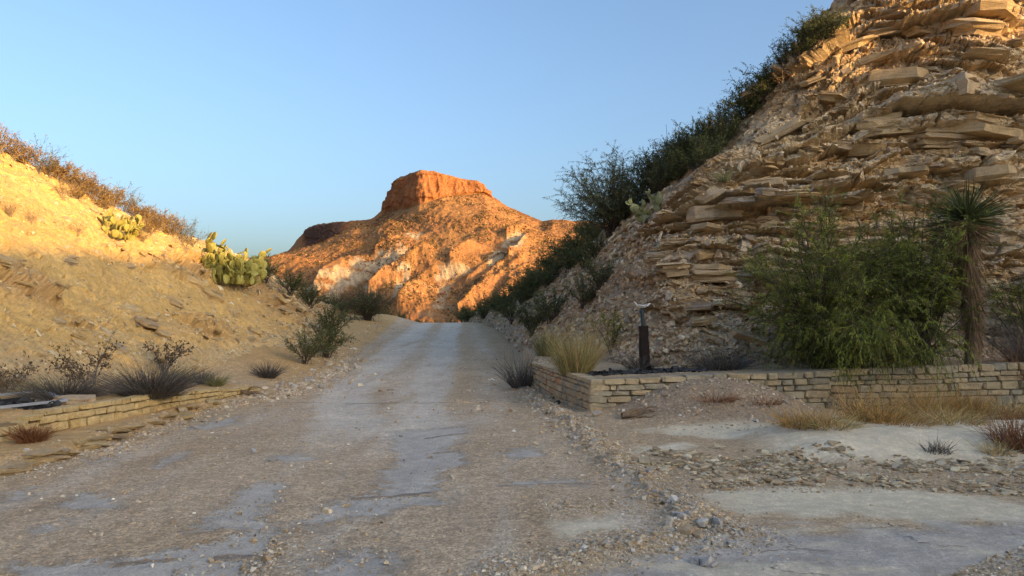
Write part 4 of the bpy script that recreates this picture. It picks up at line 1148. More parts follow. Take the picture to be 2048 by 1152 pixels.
def broom_geo(seed, H, R, n, w, spread=.8, curve=.25, jit=.07, basew=.40, K=4):
    """upright fine stems fanning from a tight base"""
    r = np.random.RandomState(seed); t = np.linspace(0, 1, K)
    az = r.uniform(0, 2 * math.pi, n); rr = np.sqrt(r.uniform(0, 1, n))
    ln = r.uniform(.25, 1.1, n) ** .8
    b = np.stack([np.cos(az) * rr * R * basew, np.sin(az) * rr * R * basew, np.full(n, -.03)], -1)
    az2 = az + r.normal(0, .5, n)
    e = np.stack([np.cos(az2) * (rr * R * spread) * ln, np.sin(az2) * (rr * R * spread) * ln, H * ln * np.sqrt(np.clip(1 - .6 * rr ** 2, .1, 1))], -1)
    P = b[:, None] + e[:, None] * np.stack([t ** (1 + curve), t ** (1 + curve), t ** (1 - .3 * curve)], -1)[None]
    P += np.cumsum(r.normal(0, jit * H, (n, K, 3)), 1) * t[None, :, None]
    Wd = w * (1.1 - t)[None] * r.uniform(.6, 1.2, (n, 1))
    Vv, Ff = tubes(P, Wd, 3)
    c = np.repeat(r.uniform(.45, 1.5, (n, 1)) * np.array((1, 1, 1.)) * (1 + r.normal(0, .06, (n, 3))), K * 3, axis=0)
    return Vv, Ff, c

def part(name, geo, mat, parent):
    return obj(name, mesh_np(name, geo[0], geo[1], mat, False, geo[2]), parent)

def bush(name, label, cat, loc, geo, leafmat, barkmat, group=None, rz=0, scale=None):
    root = tag(empty(name, loc, rz, scale), label, cat, group)
    part('branches', geo[0], barkmat, root)
    if geo[1] is not None: part('foliage', geo[1], leafmat, root)
    return root

_cache = {}
def bush_copy(name, label, cat, loc, key, geo_fn, leafmat, barkmat, group=None, rz=0, scale=None):
    """copies share mesh data; materials hang on the object"""
    if key not in _cache:
        a, b_ = geo_fn()
        _cache[key] = (mesh_np('branches', a[0], a[1], M['bark'], False, a[2]), mesh_np('foliage', b_[0], b_[1], M['leaf_dark'], False, b_[2]) if b_ else None)
    ma, mb = _cache[key]
    root = tag(empty(name, loc, rz, scale), label, cat, group)
    obj('branches', ma, root, mat=barkmat)
    if mb: obj('foliage', mb, root, mat=leafmat)
    return root

def broom(name, label, cat, loc, key, args, mat, group=None, rz=0, scale=None):
    if key not in _cache:
        v, f, c = broom_geo(*args); _cache[key] = mesh_np(name, v, f, mat, False, c)
    o = obj(name, _cache[key], None, loc, (0, 0, rz), scale, mat)
    return tag(o, label, cat, group)

def surf_bank(u, v): return on_surf(KG, KU, KV, KD, u, v)[0]
def surf_bluff(u, v): return on_surf(BG, BU, BVv, BD, u, v)[0]
def terr(u, v):
    return ground_at(u, v, 12.5, 40)

# the two big mesquites and their neighbours behind the right wall
def on_g(X, Y): return (X, Y, float(g(X, Y)))
pA = at(1650, 735, 14.25); pB = at(1846, 730, 14.2)
bush('mesquite_bush', 'wide feathery green mesquite bush spilling over the right wall, left of the yucca bush', 'bush', on_g(pA[0], pA[1]),
     bush_geo(1, 3.55, 1.85, 80, 1500, 52000, .085, .012, .30, .022, .68, .04, .40, .14, .55), M['leaf_mesquite'], M['bark'])
bush('mesquite_bush', 'upright feathery green mesquite bush directly left of the yucca trunk', 'bush', on_g(pB[0], pB[1]),
     bush_geo(2, 3.65, 1.4, 65, 1300, 44000, .085, .012, .30, .02, .68, .05, .28, .14, .55), M['leaf_mesquite'], M['bark'])
p = at(1735, 745, 13.5)
bush('mesquite_bush', 'low drooping mesquite growth hanging in front of the right wall below the two tall bushes', 'bush', on_g(p[0], p[1] + .12),
     bush_geo(3, 1.5, 1.9, 60, 1000, 32000, .085, .013, 1.0, .014, .6, .1, .5, .12, .75), M['leaf_mesquite'], M['bark'])
p = at(2040, 640, 15.3)
bush('mesquite_bush', 'green mesquite branches leaning in at the right picture edge behind the yucca', 'bush', (p[0] + .1, p[1], .95),
     bush_geo(4, 2.0, .9, 22, 500, 7000, .075, .011, .4, .016, .4, .3, .2, .10), M['leaf_mesquite'], M['bark'])
p = at(2045, 715, 14.1)
broom('spiky_shrub', 'dark spiky shrub of thin bare stems at the right edge beside the yucca', 'bush', on_g(p[0] + .15, p[1]), 'spiky', (31, 1.15, .8, 260, .006, 1.1, .2), M['broom_grey'])
p = terr(1225, 722)
bush('mesquite_sapling', 'thin young mesquite sapling standing just left of the rusty post', 'sapling', p,
     bush_geo(5, 1.35, .55, 7, 110, 1500, .07, .012, .3, .014, .3, .45, .2, .10), M['leaf_mesquite'], M['bark'])

# yucca
yb = at(1945, 715, 13.8); yb = np.array(on_g(yb[0], yb[1]))
yt = at(1933, 440, 13.8)
yr = np.random.RandomState(9)
yroot = tag(empty('yucca', yb), 'tall yucca with spiky green head and shaggy dead-leaf skirt', 'yucca')
Kt = 9; tq = np.linspace(0, 1, Kt)
ax_ = (yt - yb)[None] * tq[:, None] + np.stack([.05 * np.sin(tq * 5), .02 * np.cos(tq * 4), 0 * tq], -1); ax_[0, 2] = -.1
rad = .13 * (1.1 - .25 * tq)
v_, f_ = tubes(ax_[None], rad[None], 9)
v_ = v_ + .02 * fbm(v_ * np.array((9, 9, 4)), 2)[:, None]
obj('trunk', mesh_np('trunk', v_, f_, M['deadwood'], False), yroot)
def yleaf(name, L, w, curl, mat, tone):
    K = 6; t = np.linspace(0, 1, K)
    zc = L * t; xs = curl * L * t ** 2
    prof = w * np.clip(np.sin(np.pi * (.18 + .82 * t)) ** .7, 0, 1) * (1 - t ** 3 * .6); prof[-1] = .0012
    V_ = []
    for q in range(K):
        V_ += [(xs[q] + prof[q] * .35, -prof[q], zc[q]), (xs[q] - .002, 0, zc[q]), (xs[q] + prof[q] * .35, prof[q], zc[q])]
    Ff = []
    for q in range(K - 1):
        for s in (0, 1): Ff.append((q * 3 + s, q * 3 + s + 1, q * 3 + s + 4, q * 3 + s + 3))
    return mesh_np(name, np.array(V_), np.array(Ff), mat, False, np.full((len(V_), 3), tone))
YL = [yleaf('leaf', .78, .016, c, M['yucca'], tn) for c, tn in ((.05, 1.0), (.18, .8), (-.10, 1.3), (.30, 1.1))]
YD = [yleaf('dead_leaf', .62, .013, c, M['yucca_dead'], tn) for c, tn in ((.15, 1.0), (.3, .7), (.05, 1.25), (-.1, .5))]
hd = yt - yb
for k in range(190):
    el = math.asin(yr.uniform(-.28, .98)); azm = yr.uniform(0, 2 * math.pi)
    d = Vector((math.cos(el) * math.cos(azm), math.cos(el) * math.sin(azm), math.sin(el)))
    o = obj('leaf', YL[k % 4], yroot, Vector(hd) + d * .07 + Vector((0, 0, .06 * math.sin(el))))
    o.rotation_mode = 'QUATERNION'; o.rotation_quaternion = d.to_track_quat('Z', 'X') @ Quaternion((0, 0, 1), yr.uniform(0, 6.28)); o.scale = (1, 1, yr.uniform(.6, 1.15))
for k in range(150):
    el = math.radians(yr.uniform(-55, 6)); azm = yr.uniform(0, 2 * math.pi)
    d = Vector((math.cos(el) * math.cos(azm), math.cos(el) * math.sin(azm), math.sin(el)))
    o = obj('dead_leaf', YD[k % 4], yroot, Vector(hd) + Vector((0, 0, -yr.uniform(.02, .22))) + d * .08)
    o.rotation_mode = 'QUATERNION'; o.rotation_quaternion = d.to_track_quat('Z', 'X') @ Quaternion((0, 0, 1), yr.uniform(0, 6.28)); o.scale = (1, 1, yr.uniform(.7, 1.15))
n = 1300
tt_ = yr.uniform(.12, .96, n); azm = yr.uniform(0, 2 * math.pi, n)
c0 = np.stack([np.interp(tt_, tq, ax_[:, q]) for q in range(3)], -1)
ro = np.stack([np.cos(azm), np.sin(azm), 0 * azm], -1)
L = yr.uniform(.25, .6, n) * np.clip(tt_ + .3, .4, 1.1); t2 = np.linspace(0, 1, 4)
flare = yr.uniform(.06, .40, n) * (.40 + .9 * tt_ ** 2)
Ps = c0[:, None] + ro[:, None] * (.10 + flare[:, None] * t2 * .9)[..., None] * np.array((1, 1, 0)) + np.array((0, 0, -1.)) * (L[:, None] * t2 ** 1.2)[..., None]
Ps[..., 2] = np.maximum(Ps[..., 2], .0)
sd = unit(np.cross(ro, yr.normal(0, .3, (n, 3)) + np.array((0, 0, 1.))))
v_, f_ = strips(Ps, (.011 * (1.15 - t2))[None] * np.ones((n, 1)), sd)
c_ = np.repeat(yr.uniform(.35, 1.15, (n, 1)) * np.ones((1, 3)), 8, axis=0)
tag(obj('leaf_skirt', mesh_np('leaf_skirt', v_, f_, M['yucca_dead'], False, c_), yroot), kind='stuff')

# prickly pears
def pad_mesh(seed):
    r = np.random.RandomState(seed); nu, nv = 9, 7; V_ = []
    for a in range(nv):
        ph = math.pi * (a + .5) / nv - math.pi / 2
        for b_ in range(nu):
            th = 2 * math.pi * b_ / nu
            zz = (math.sin(ph) + 1) / 2; wz = math.cos(ph) * (.78 + .30 * zz)
            V_.append((wz * .5 * math.cos(th), wz * .10 * math.sin(th), zz))
    V_ += [(0, 0, -.01), (0, 0, 1.0)]
    V_ = np.array(V_) + r.normal(0, .006, (len(V_), 3))
    Fq_ = [(a * nu + b_, a * nu + (b_ + 1) % nu, (a + 1) * nu + (b_ + 1) % nu, (a + 1) * nu + b_) for a in range(nv - 1) for b_ in range(nu)]
    Ft = [(nu * nv, (b_ + 1) % nu, b_) for b_ in range(nu)] + [(nu * nv + 1, (nv - 1) * nu + b_, (nv - 1) * nu + (b_ + 1) % nu) for b_ in range(nu)]
    return mesh_np('pad', V_, [np.array(Fq_), np.array(Ft)], M['pad'], True)
PADS = [pad_mesh(k) for k in range(4)]
def prickly_pear(label, loc, seed, n, R, H, size, mat, lean=(0, 0)):
    r = np.random.RandomState(seed)
    root = tag(empty('prickly_pear', loc), label, 'cactus')
    tips = []; made = 0
    nb = max(4, n // 6)
    for k in range(nb):
        a = r.uniform(0, 6.283); q = R * .62 * math.sqrt(r.uniform(0, 1))
        tips.append((Vector((q * math.cos(a) + lean[0] * 0, q * math.sin(a), -.04)), Vector((.5 * math.cos(a) * q / R, .5 * math.sin(a) * q / R, 1)).normalized(), 0))
    while made < n and tips:
        k = r.randint(len(tips)) if made > nb else 0
        p, d, lev = tips.pop(k)
        s = size * r.uniform(.75, 1.15)
        ez = (d + Vector(r.normal(0, .25, 3)) + Vector((lean[0], lean[1], 0)) * .25).normalized()
        o = obj('pad', PADS[r.randint(4)], root, p, None, (s * r.uniform(.9, 1.1), s, s), mat)
        o.rotation_mode = 'QUATERNION'; o.rotation_quaternion = ez.to_track_quat('Z', 'X') @ Quaternion((0, 0, 1), r.uniform(0, 6.28))
        made += 1
        e = p + ez * s * .92
        if e.z < H and Vector((e.x, e.y)).length < R:
            for q in range(r.choice([1, 2, 2, 3])):
                dd = (ez * .8 + Vector(r.normal(0, .55, 3)) + Vector((0, 0, .35))).normalized()
                tips.append((e - ez * s * .08 + Vector(r.normal(0, .15 * s, 3)), dd, lev + 1))
    return root
PEAR = prickly_pear('largest prickly pear, big sunlit clump at the low end of the left bank', surf_bank(460, 560) + np.array((0, .1, -.05)), 4, 300, 1.40, 1.85, .27, M['pad'], (.25, -.3))
PEAR.scale = (1.15, 1.15, 1.3)
prickly_pear('sunlit prickly pear halfway up the left bank below the skyline brush', surf_bank(225, 470), 5, 110, .9, .7, .22, M['pad'], (.3, -.2))
prickly_pear('pale green prickly pear on the shaded rim of the right slope beside the skyline mesquite', surf_bluff(1298, 432) + np.array((0, -.1, -.05)), 6, 40, .55, .75, .23, M['pad_pale'], (-.3, -.3))

# skyline mesquite and the brush on the right slope
p = surf_bluff(1235, 452)
bush('mesquite_tree', 'airy dark mesquite against the sky where the right slope meets the mesa view', 'tree', (p[0], p[1] + 1.0, p[2] - .15),
     bush_geo(6, 3.3, 2.7, 90, 1500, 32000, .10, .016, .3, .02, .75, .05, .45, .12, .75), M['leaf_olive'], M['bark'])
sk = np.random.RandomState(14)
def scrub_key(k, big=False): return ('scrub', k)
def scrub_fn(k): return lambda: bush_geo(60 + k, 1.0, .75, 26, 380, 4600, .05, .017, .15, .010, .26, .15, .35, .12)
def sparse_fn(k): return lambda: bush_geo(80 + k, 1.0, .7, 14, 170, 620, .045, .018, .1, .009, .30, .2, .3, .16)
SKR = [(1345,345,1.25),(1375,325,1.1),(1400,305,1.2),(1430,282,1.1),(1455,262,1.0),(1480,240,1.1),(1500,214,1.0),(1520,195,1.15),(1545,170,.9),(1575,142,1.0),(1600,112,.95),(1625,82,.9),(1325,375,1.1),(1355,360,1.0),(1415,318,.9),(1465,275,.8),(1390,335,1.0),(1440,298,.9)]
SKR += [(1300, 372, 1.5), (1315, 352, 1.4), (1285, 395, 1.4), (1335, 330, 1.3), (1362, 318, 1.2), (1388, 300, 1.1), (1448, 275, 1.0), (1508, 222, 1.0), (1535, 198, .9), (1262, 425, 1.3), (1240, 445, 1.2)]
for k, (u, v, s) in enumerate(SKR):
    p = surf_bluff(u, v)
    bush_copy('scrub_bush', 'low dark scrub bush in the row along the right skyline', 'bush', (p[0], p[1] + .2, p[2] - .1), ('scrub', k % 4), scrub_fn(k % 4), M['leaf_dark'] if k % 3 else M['leaf_olive'], M['bark'], 'scrub along the right skyline', sk.uniform(0, 6), s * 1.05)
for k, (u, v, s, m) in enumerate([(1640, 98, 1.0, 'leaf_dark'), (1665, 75, .8, 'leaf_olive')]):
    p = surf_bluff(u, v)
    bush_copy('scrub_bush', ['dark scrub bush high under the overhanging top of the bluff', 'small olive scrub bush close under the highest rock of the bluff edge'][k], 'bush', p, ('scrub', k), scrub_fn(k), M[m], M['bark'], None, sk.uniform(0, 6), s)
p = surf_bluff(1572, 182)
bush_copy('dry_bush', 'rust-red dry bush high on the bluff edge', 'bush', p, ('sparse', 0), sparse_fn(0), M['leaf_red'], M['palebark'], None, 0, .85)
p = surf_bluff(1452, 360)
broom('grass_tuft', 'small olive tuft growing on a bluff ledge', 'grass', p, 'tuft', (33, .35, .3, 120, .006, 1.0, .2), M['broom_olive'])
# two flower stalks on the skyline
for k, (u, v0, v1) in enumerate([(1338, 300, 248), (1357, 292, 252)]):
    a, b_ = at(u, v0 + 40, 26.5), at(u - 6, v1, 26.5)
    P_ = np.array([[a, a * .5 + b_ * .5 + (.02, 0, 0), b_]])
    v_, f_ = tubes(P_, np.array([[.012, .010, .006]]), 5)
    tag(obj('flower_stalk', mesh_np('flower_stalk', v_, f_, M['greybark'], False, np.ones((len(v_), 3)))), ['left of two thin bare flower stalks rising above the right skyline', 'right of two thin bare flower stalks rising above the right skyline'][k], 'plant', 'stalks on the skyline')
# dark brush running down the far end of the right slope
RB = [(1175,470,1.5),(1150,492,1.5),(1125,512,1.5),(1100,532,1.5),(1075,552,1.5),(1055,568,1.5),(1035,582,1.5),(1010,598,1.4),(985,606,1.4),(960,616,1.4),(935,624,1.3),(912,630,1.2),(1190,500,1.2),(1140,525,1.2),(1090,560,1.3),(1048,590,1.2),(1165,520,1.0)]
RB += [(u + dx, v + dy, s * .95) for (u, v, s), dx, dy in zip(RB[:12], (9, -8, 12, 6, -9, 10, 8, -7, 9, 7, -6, 8), (2, 14, 10, 4, 12, 3, 8, 10, 2, 6, 8, 3))]
for k, (u, v, s) in enumerate(RB):
    p = surf_bluff(u, v + 8)
    bush_copy('scrub_bush', 'dark scrub bush in the line running down the shaded right slope towards the road crest', 'bush', (p[0], p[1], p[2] - .15), ('scrub', k % 4), scrub_fn(k % 4), M['leaf_dark'], M['bark'], 'scrub down the far right slope', sk.uniform(0, 6), s * .92)
for lab, u, v, s, m, kk in [('green bush alone on the shaded slope above the yellow broom', 1160, 612, .95, 'leaf_olive', 0), ('slender olive bush near the rubble edge of the bluff', 1195, 575, 1.0, 'leaf_olive', 2),
                        ('dark bush at the road edge beside the far end of the wall', 1060, 668, 1.25, 'leaf_dark', 1), ('dark bush on the slope behind the olive broom clump', 1100, 640, 1.2, 'leaf_dark', 3), ('dark low bush beside the road right of the crest', 1022, 640, 1.3, 'leaf_dark', 0)]:
    p = surf_bluff(u, v)
    bush_copy('shrub', lab, 'bush', p, ('scrub', kk), scrub_fn(kk), M[m], M['bark'], None, sk.uniform(0, 6), s)
p = terr(1152, 748); broom('broom_bush', 'yellow-green broom bush on the wall corner', 'bush', p, 'broomY', (40, 1.05, .62, 620, .006, .95, .2), M['broom_yellow'])
p = terr(1092, 712); broom('broom_bush', 'olive broom clump behind the wall, left of the yellow broom', 'bush', p, 'broomO', (41, .85, .5, 420, .006, .9, .2), M['broom_olive'])
p = np.array(on_g(.22, 17.2)); broom('bare_bush', 'bare dark twiggy bush at the far end of the side wall by the road', 'bush', p, 'bareR', (42, .95, .62, 260, .006, 1.2, .2), M['broom_grey'])
p = terr(1442, 738); broom('dead_brush', 'low grey dead brush spread on the terrace right of the post', 'bush', p, 'deadR', (43, .55, .85, 420, .005, 1.25, .3), M['broom_grey'])
p = terr(1290, 738); broom('dead_brush', 'dark tangle of dead twigs round the foot of the rusty post', 'bush', p + np.array((-.12, -.15, 0)), 'deadP', (44, .42, .5, 260, .005, 1.2, .4), M['broom_grey'])

# grasses and weeds right of the road
for k, (lab, u, v, H, R, n, m) in enumerate([
    ('orange dry grass clump at the left end of the grass strip by the dirt heap', 1612, 850, .22, .45, 420, 'straw'), ('yellow low grass clump beside the leftmost orange clump', 1660, 852, .16, .4, 360, 'straw_pale'),
    ('orange grass clump second tallest, below the drooping mesquite', 1745, 842, .36, .42, 480, 'straw'), ('tallest orange grass clump in front of the right wall', 1848, 838, .46, .42, 620, 'straw'),
    ('orange-brown grass clump leaning right of the tallest clump', 1925, 832, .44, .45, 520, 'straw'), ('pale yellow grass mat spreading to the right picture edge', 2005, 828, .22, .75, 700, 'straw_pale'),
    ('short straw mat between the two tall orange clumps', 1890, 842, .18, .6, 460, 'straw_pale'), ('short straw mat between the low and tall clumps', 1795, 845, .15, .55, 400, 'straw'),
    ('rust-red bush at the right edge in front of the wall', 2050, 800, .75, .42, 380, 'rustgrass'), ('dark red weed on the right end of the baked mud hump', 2040, 895, .42, .36, 420, 'rustgrass'),
    ('small yellow-green weed beside the dark red weed', 1990, 905, .14, .2, 160, 'straw_pale'), ('small brown weed alone on the mud hump', 1872, 903, .13, .2, 150, 'broom_grey'),
    ('reddish dry scrub on top of the dirt heap', 1430, 800, .14, .4, 200, 'rustgrass'), ('reddish dry scrub low on the right side of the dirt heap', 1530, 805, .12, .35, 160, 'rustgrass'),
    ('grey tangle of dead stems between the heap and the grass', 1690, 820, .40, .55, 200, 'broom_grey')]):
    p = ground_at(u, v)
    broom('grass_clump' if 'grass' in lab or 'straw' in lab else 'weed', lab, 'grass' if m.startswith('straw') else 'weed', p, ('gr', k), (500 + k, H * 1.2, R * .95, int(n * 1.0), .0048, .8, .5, .14, .75), M[m])
# arching dry stems in front of the wall
r_ = np.random.RandomState(77); Pn = []
for k in range(16):
    u = r_.uniform(1650, 1960); b_ = ground_at(u, 830); a = r_.uniform(-1, 1); Hh = r_.uniform(.4, .85); t = np.linspace(0, 1, 7)
    Pn.append(np.stack([b_[0] + a * .55 * t ** 1.6, b_[1] + r_.uniform(-.1, .2) * t, b_[2] + Hh * (t * 1.5 - .75 * t ** 2.4)], -1))
v_, f_ = tubes(np.array(Pn), .004 * np.ones((16, 7)), 3)
tag(obj('arching_stems', mesh_np('arching_stems', v_, f_, M['straw_pale'], False, np.ones((len(v_), 3)))), 'tall arching dry stems standing over the orange grass before the wall', 'grass', kind='stuff')

# skyline brush on the left bank
SKL = [(0,292,.75),(25,303,.7),(50,318,.75),(72,328,.9),(95,342,.75),(118,352,.85),(140,362,.8),(160,374,.8),(182,386,.85),(205,396,.8),(228,404,.85),(250,412,.9),(272,426,.8),(295,438,.85),(318,448,.9),(340,458,.9),(362,470,.9),(385,480,.9),(150,385,.6),(210,410,.6),(300,455,.7)]
for k, (u, v, s) in enumerate(SKL):
    p = surf_bank(u, v + 6)
    sp = k in (3, 11, 16, 17)
    bush_copy('scrub_bush', 'golden brown dry scrub bush in the row along the left skyline' if not sp else 'taller grey-green twiggy bush rising from the left skyline row', 'bush', (p[0], p[1] + .1, p[2] - .08), ('sparse' if sp else 'scrub', k % 4), (sparse_fn if sp else scrub_fn)(k % 4),
              M['leaf_olive'] if sp else M['leaf_gold'], M['palebark'] if not sp else M['greybark'], 'scrub along the left skyline', sk.uniform(0, 6), s * (1.25 if sp else 1.0))
for k, (lab, u, v, s) in enumerate([('thin dry twig bush on the sunlit bank near the left edge', 22, 428, .55), ('thin dry twig bush on the sunlit bank, right of the one at the edge', 66, 445, .5), ('thin dry twig bush just below the middle prickly pear', 160, 470, .5), ('dry golden bush above the middle prickly pear', 130, 400, .6),
                                   ('dry golden bush right of the middle prickly pear', 290, 478, .75), ('dry golden bush left of the largest prickly pear', 372, 500, .7)]):
    p = surf_bank(u, v)
    bush_copy('dry_bush', lab, 'bush', p, ('sparse', (k + 1) % 4), sparse_fn((k + 1) % 4), M['leaf_gold'], M['palebark'], None, sk.uniform(0, 6), s)

# bushes at the foot of the left bank and at the crest
def bank_or_ground(u, v):
    a = surf_bank(u, v); b_ = ground_at(u, v)
    return a if a[1] < b_[1] else b_
for k, (lab, u, v, kind, H, R, m) in enumerate([
    ('dry leafy creosote bush behind the fallen metal frame', 178, 790, 'sparse', 1.05, .75, 'leaf_brown'), ('dry leafy bush behind the dark grey broom bush', 332, 745, 'sparse', .85, .6, 'leaf_brown'),
    ('small dry leafy bush on the bank foot at the left edge', 20, 790, 'sparse', .5, .5, 'leaf_brown')]):
    p = bank_or_ground(u, v)
    bush_copy('dry_bush', lab, 'bush', p, ('leafy', k), (lambda k=k, H=H, R=R: bush_geo(120 + k, H, R, 14, 150, 700, .06, .03, .05, .010, .25, .3, .25, .12)), M[m], M['greybark'])
for k, (lab, u, v, H, R, n, m) in enumerate([
    ('dark tangled low bush behind the metal frame and white slab', 130, 798, .44, .75, 700, 'broom_grey'), ('pale grey-green tuft left of the dark tangled bush', 72, 795, .36, .3, 220, 'broom_olive'),
    ('large dark grey broom bush on the end of the low left wall', 300, 795, .62, .80, 1100, 'broom_grey'), ('olive broom bush just behind the large dark grey one', 352, 770, .55, .45, 420, 'broom_olive'),
    ('small dark bush right of the large grey broom bush', 402, 768, .38, .28, 260, 'broom_grey'), ('small olive tuft beside the driftwood', 432, 772, .38, .30, 280, 'broom_olive'),
    ('grey leaning broom bush alone between bank and road', 535, 755, .5, .45, 420, 'broom_grey'), ('rust-brown tumbleweed in front of the low left wall', 62, 884, .26, .24, 520, 'rustgrass')]):
    p = bank_or_ground(u, v)
    broom('broom_bush' if 'broom' in lab else ('tumbleweed' if 'tumble' in lab else 'shrub'), lab, 'bush', p, ('bl', k), (600 + k, H, R, n, .0055, 1.15, .3), M[m])
for k, (lab, u, v, s, m) in enumerate([('dark green bush at the bank foot left of the road bend', 610, 728, 1.1, 'leaf_olive'), ('darker bush leaning over the road edge right of its green neighbour', 652, 716, 1.25, 'leaf_dark'), ('small dark bush on the bank foot above the road bend', 664, 676, 1.4, 'leaf_dark'),
                                      ('dark bush behind the largest prickly pear', 535, 560, 1.1, 'leaf_dark'), ('dark bush on the end of the left bank', 585, 590, 1.1, 'leaf_dark'), ('dark bush lower on the end of the left bank', 625, 612, 1.2, 'leaf_dark')]):
    p = bank_or_ground(u, v)
    bush_copy('shrub', lab, 'bush', p, ('scrub', k % 4), scrub_fn(k % 4), M[m], M['bark'], None, sk.uniform(0, 6), s)
for k, (lab, u, v, d, H, R) in enumerate([('large bare dark bush left of the road crest', 735, 670, 39, 2.1, 1.75), ('bare dark bush at the bank end, left of the largest crest bush', 668, 652, 42, 1.6, 1.5)]):
    p = at(u, v, d); p[2] = max(float(g(p[0], p[1])), p[2] - .15) - .05
    bush('bare_bush', lab, 'bush', p, bush_geo(140 + k, H, R, 110, 2200, 12000, .06, .02, .25, .014, .55, .03, .35, .16), M['leaf_dark'], M['bark'])
for k, (u, s) in enumerate([(800, .55), (838, .4), (868, .45), (900, .55), (770, .8)]):
    p = at(u, 640, 54); z_ = float(g(p[0], p[1]))
    bush_copy('scrub_bush', 'dark scrub bush peeping over the road crest', 'bush', (p[0], p[1], z_ - .05), ('scrub', k % 4), scrub_fn(k % 4), M['leaf_dark'], M['bark'], 'scrub beyond the road crest', sk.uniform(0, 6), s * 1.6)

# ------------------------------------------------------------------ post with pipe and white cap
pb = terr(1290, 738)
post = tag(empty('rusty_post', pb), 'dark rusted post with teal pipe and jagged white cap on the terrace', 'post')
def box_tube(w0, w1, h, tilt, name, mat, segs=6, sides=4, jit=.004, seed=1, z0=-.1, bevel=.15):
    r = np.random.RandomState(seed); V_ = []; n8 = sides * 2 if sides == 4 else sides
    for q in range(segs + 1):
        t = q / segs; w = w0 + (w1 - w0) * t; zz = z0 + (h - z0) * t
        if sides == 4:
            ring = []
            for a, b_ in ((1, 1), (-1, 1), (-1, -1), (1, -1)):
                ring += [(a, b_ * (1 - bevel)), (a * (1 - bevel), b_)] if a * b_ > 0 else [(a * (1 - bevel), b_), (a, b_ * (1 - bevel))]
            ring = [(p_[0] * w, p_[1] * w) for p_ in ring]
        else:
            ring = [(w * math.cos(2 * math.pi * k / sides), w * math.sin(2 * math.pi * k / sides)) for k in range(sides)]
        for p_ in ring: V_.append((p_[0] + tilt * zz + r.normal(0, jit), p_[1] + r.normal(0, jit), zz))
    m_ = len(ring); Ff = [(q * m_ + k, q * m_ + (k + 1) % m_, (q + 1) * m_ + (k + 1) % m_, (q + 1) * m_ + k) for q in range(segs) for k in range(m_)]
    V_ += [(tilt * h, 0, h)]; T = [(len(V_) - 1, segs * m_ + k, segs * m_ + (k + 1) % m_) for k in range(m_)]
    return mesh_np(name, np.array(V_), [np.array(Ff), np.array(T)], mat, sides > 4)
obj('post', box_tube(.098, .085, .86, -.035, 'post', M['rust'], 8), post)
pipe = obj('pipe', box_tube(.040, .038, .36, -.02, 'pipe', M['teal'], 6, 10, .0015), post, (-.035, 0, .85), (0, -.03, 0))
obj('collar', box_tube(.048, .046, .05, 0, 'collar', M['teal'], 2, 10, .001, 2, 0), pipe, (-.008, 0, .27))
# jagged white bowl with two raised points
V_, Ff = [], []
nu = 16
for q, (rr, zz) in enumerate(((.0, .0), (.06, .004), (.11, .03), (.14, .06))):
    for k in range(nu):
        a = 2 * math.pi * k / nu
        up = 0
        if q == 3: up = .085 * max(0, math.cos(a - math.pi)) ** 6 + .05 * max(0, math.cos(a)) ** 6 + .018 * (k % 2) - .02
        V_.append((rr * math.cos(a) * (1 + (.22 * abs(math.cos(a)) ** 4 if q == 3 else 0)), rr * math.sin(a) * .8, zz + up))
for q in range(3):
    for k in range(nu): Ff.append((q * nu + k, q * nu + (k + 1) % nu, (q + 1) * nu + (k + 1) % nu, (q + 1) * nu + k))
cap = obj('cap', mesh_np('cap', np.array(V_), np.array(Ff), M['white'], False), post, (-.045, 0, 1.215))
sm = cap.modifiers.new('thickness', 'SOLIDIFY'); sm.thickness = .012

# ------------------------------------------------------------------ fallen frame, slab, driftwood, boulders, loose stones
def bar(a, b_, w, name, mat, parent):
    a, b_ = np.array(a, float), np.array(b_, float); d = unit(b_ - a); s = unit(np.cross(d, (0, 0, 1.))); u_ = np.cross(s, d)
    V_ = [p + s * w * i + u_ * w * .6 * j for p in (a, b_) for i, j in ((-1, -1), (1, -1), (1, 1), (-1, 1))]
    Ff = [(0, 1, 2, 3)[::-1], (4, 5, 6, 7), (0, 1, 5, 4), (1, 2, 6, 5), (2, 3, 7, 6), (3, 0, 4, 7)]
    return obj(name, mesh_np(name, np.array(V_), np.array(Ff), mat, False), parent)
fr_ = tag(empty('metal_frame', (0, 0, 0)), 'fallen rectangular frame of grey metal bars lying behind the low left wall', 'frame')
def fl(u, v, dz=.05):
    p = bank_or_ground(u, v); return p + np.array((0, 0, dz))
c1, c2 = fl(88, 796, .10), fl(131, 811, .07)
v12 = c2 - c1; perp = np.array((-.25, -1.0, 0)); perp /= np.linalg.norm(perp)
n0 = c2 + 2.2 * (fl(0, 826, .07) - c2); f0 = c1 + (n0 - c2) * .98 + np.array((0, 0, .03))
fr_.location = c1
def loc_(p): return np.array(p) - c1
bar(loc_(f0), loc_(c1), .028, 'far_bar', M['galv'], fr_); bar(loc_(c1), loc_(c2), .03, 'end_bar', M['galv'], fr_); bar(loc_(c2), loc_(n0), .028, 'near_bar', M['galv'], fr_)
p = ground_at(152, 808); o = obj('stone_slab', SLABS[2], None, p + np.array((0, 0, .05)), (.1, .05, .3), (.34, .24, .05), M['loose']); tag(o, 'flat cream stone slab at the end of the metal frame', 'stone')
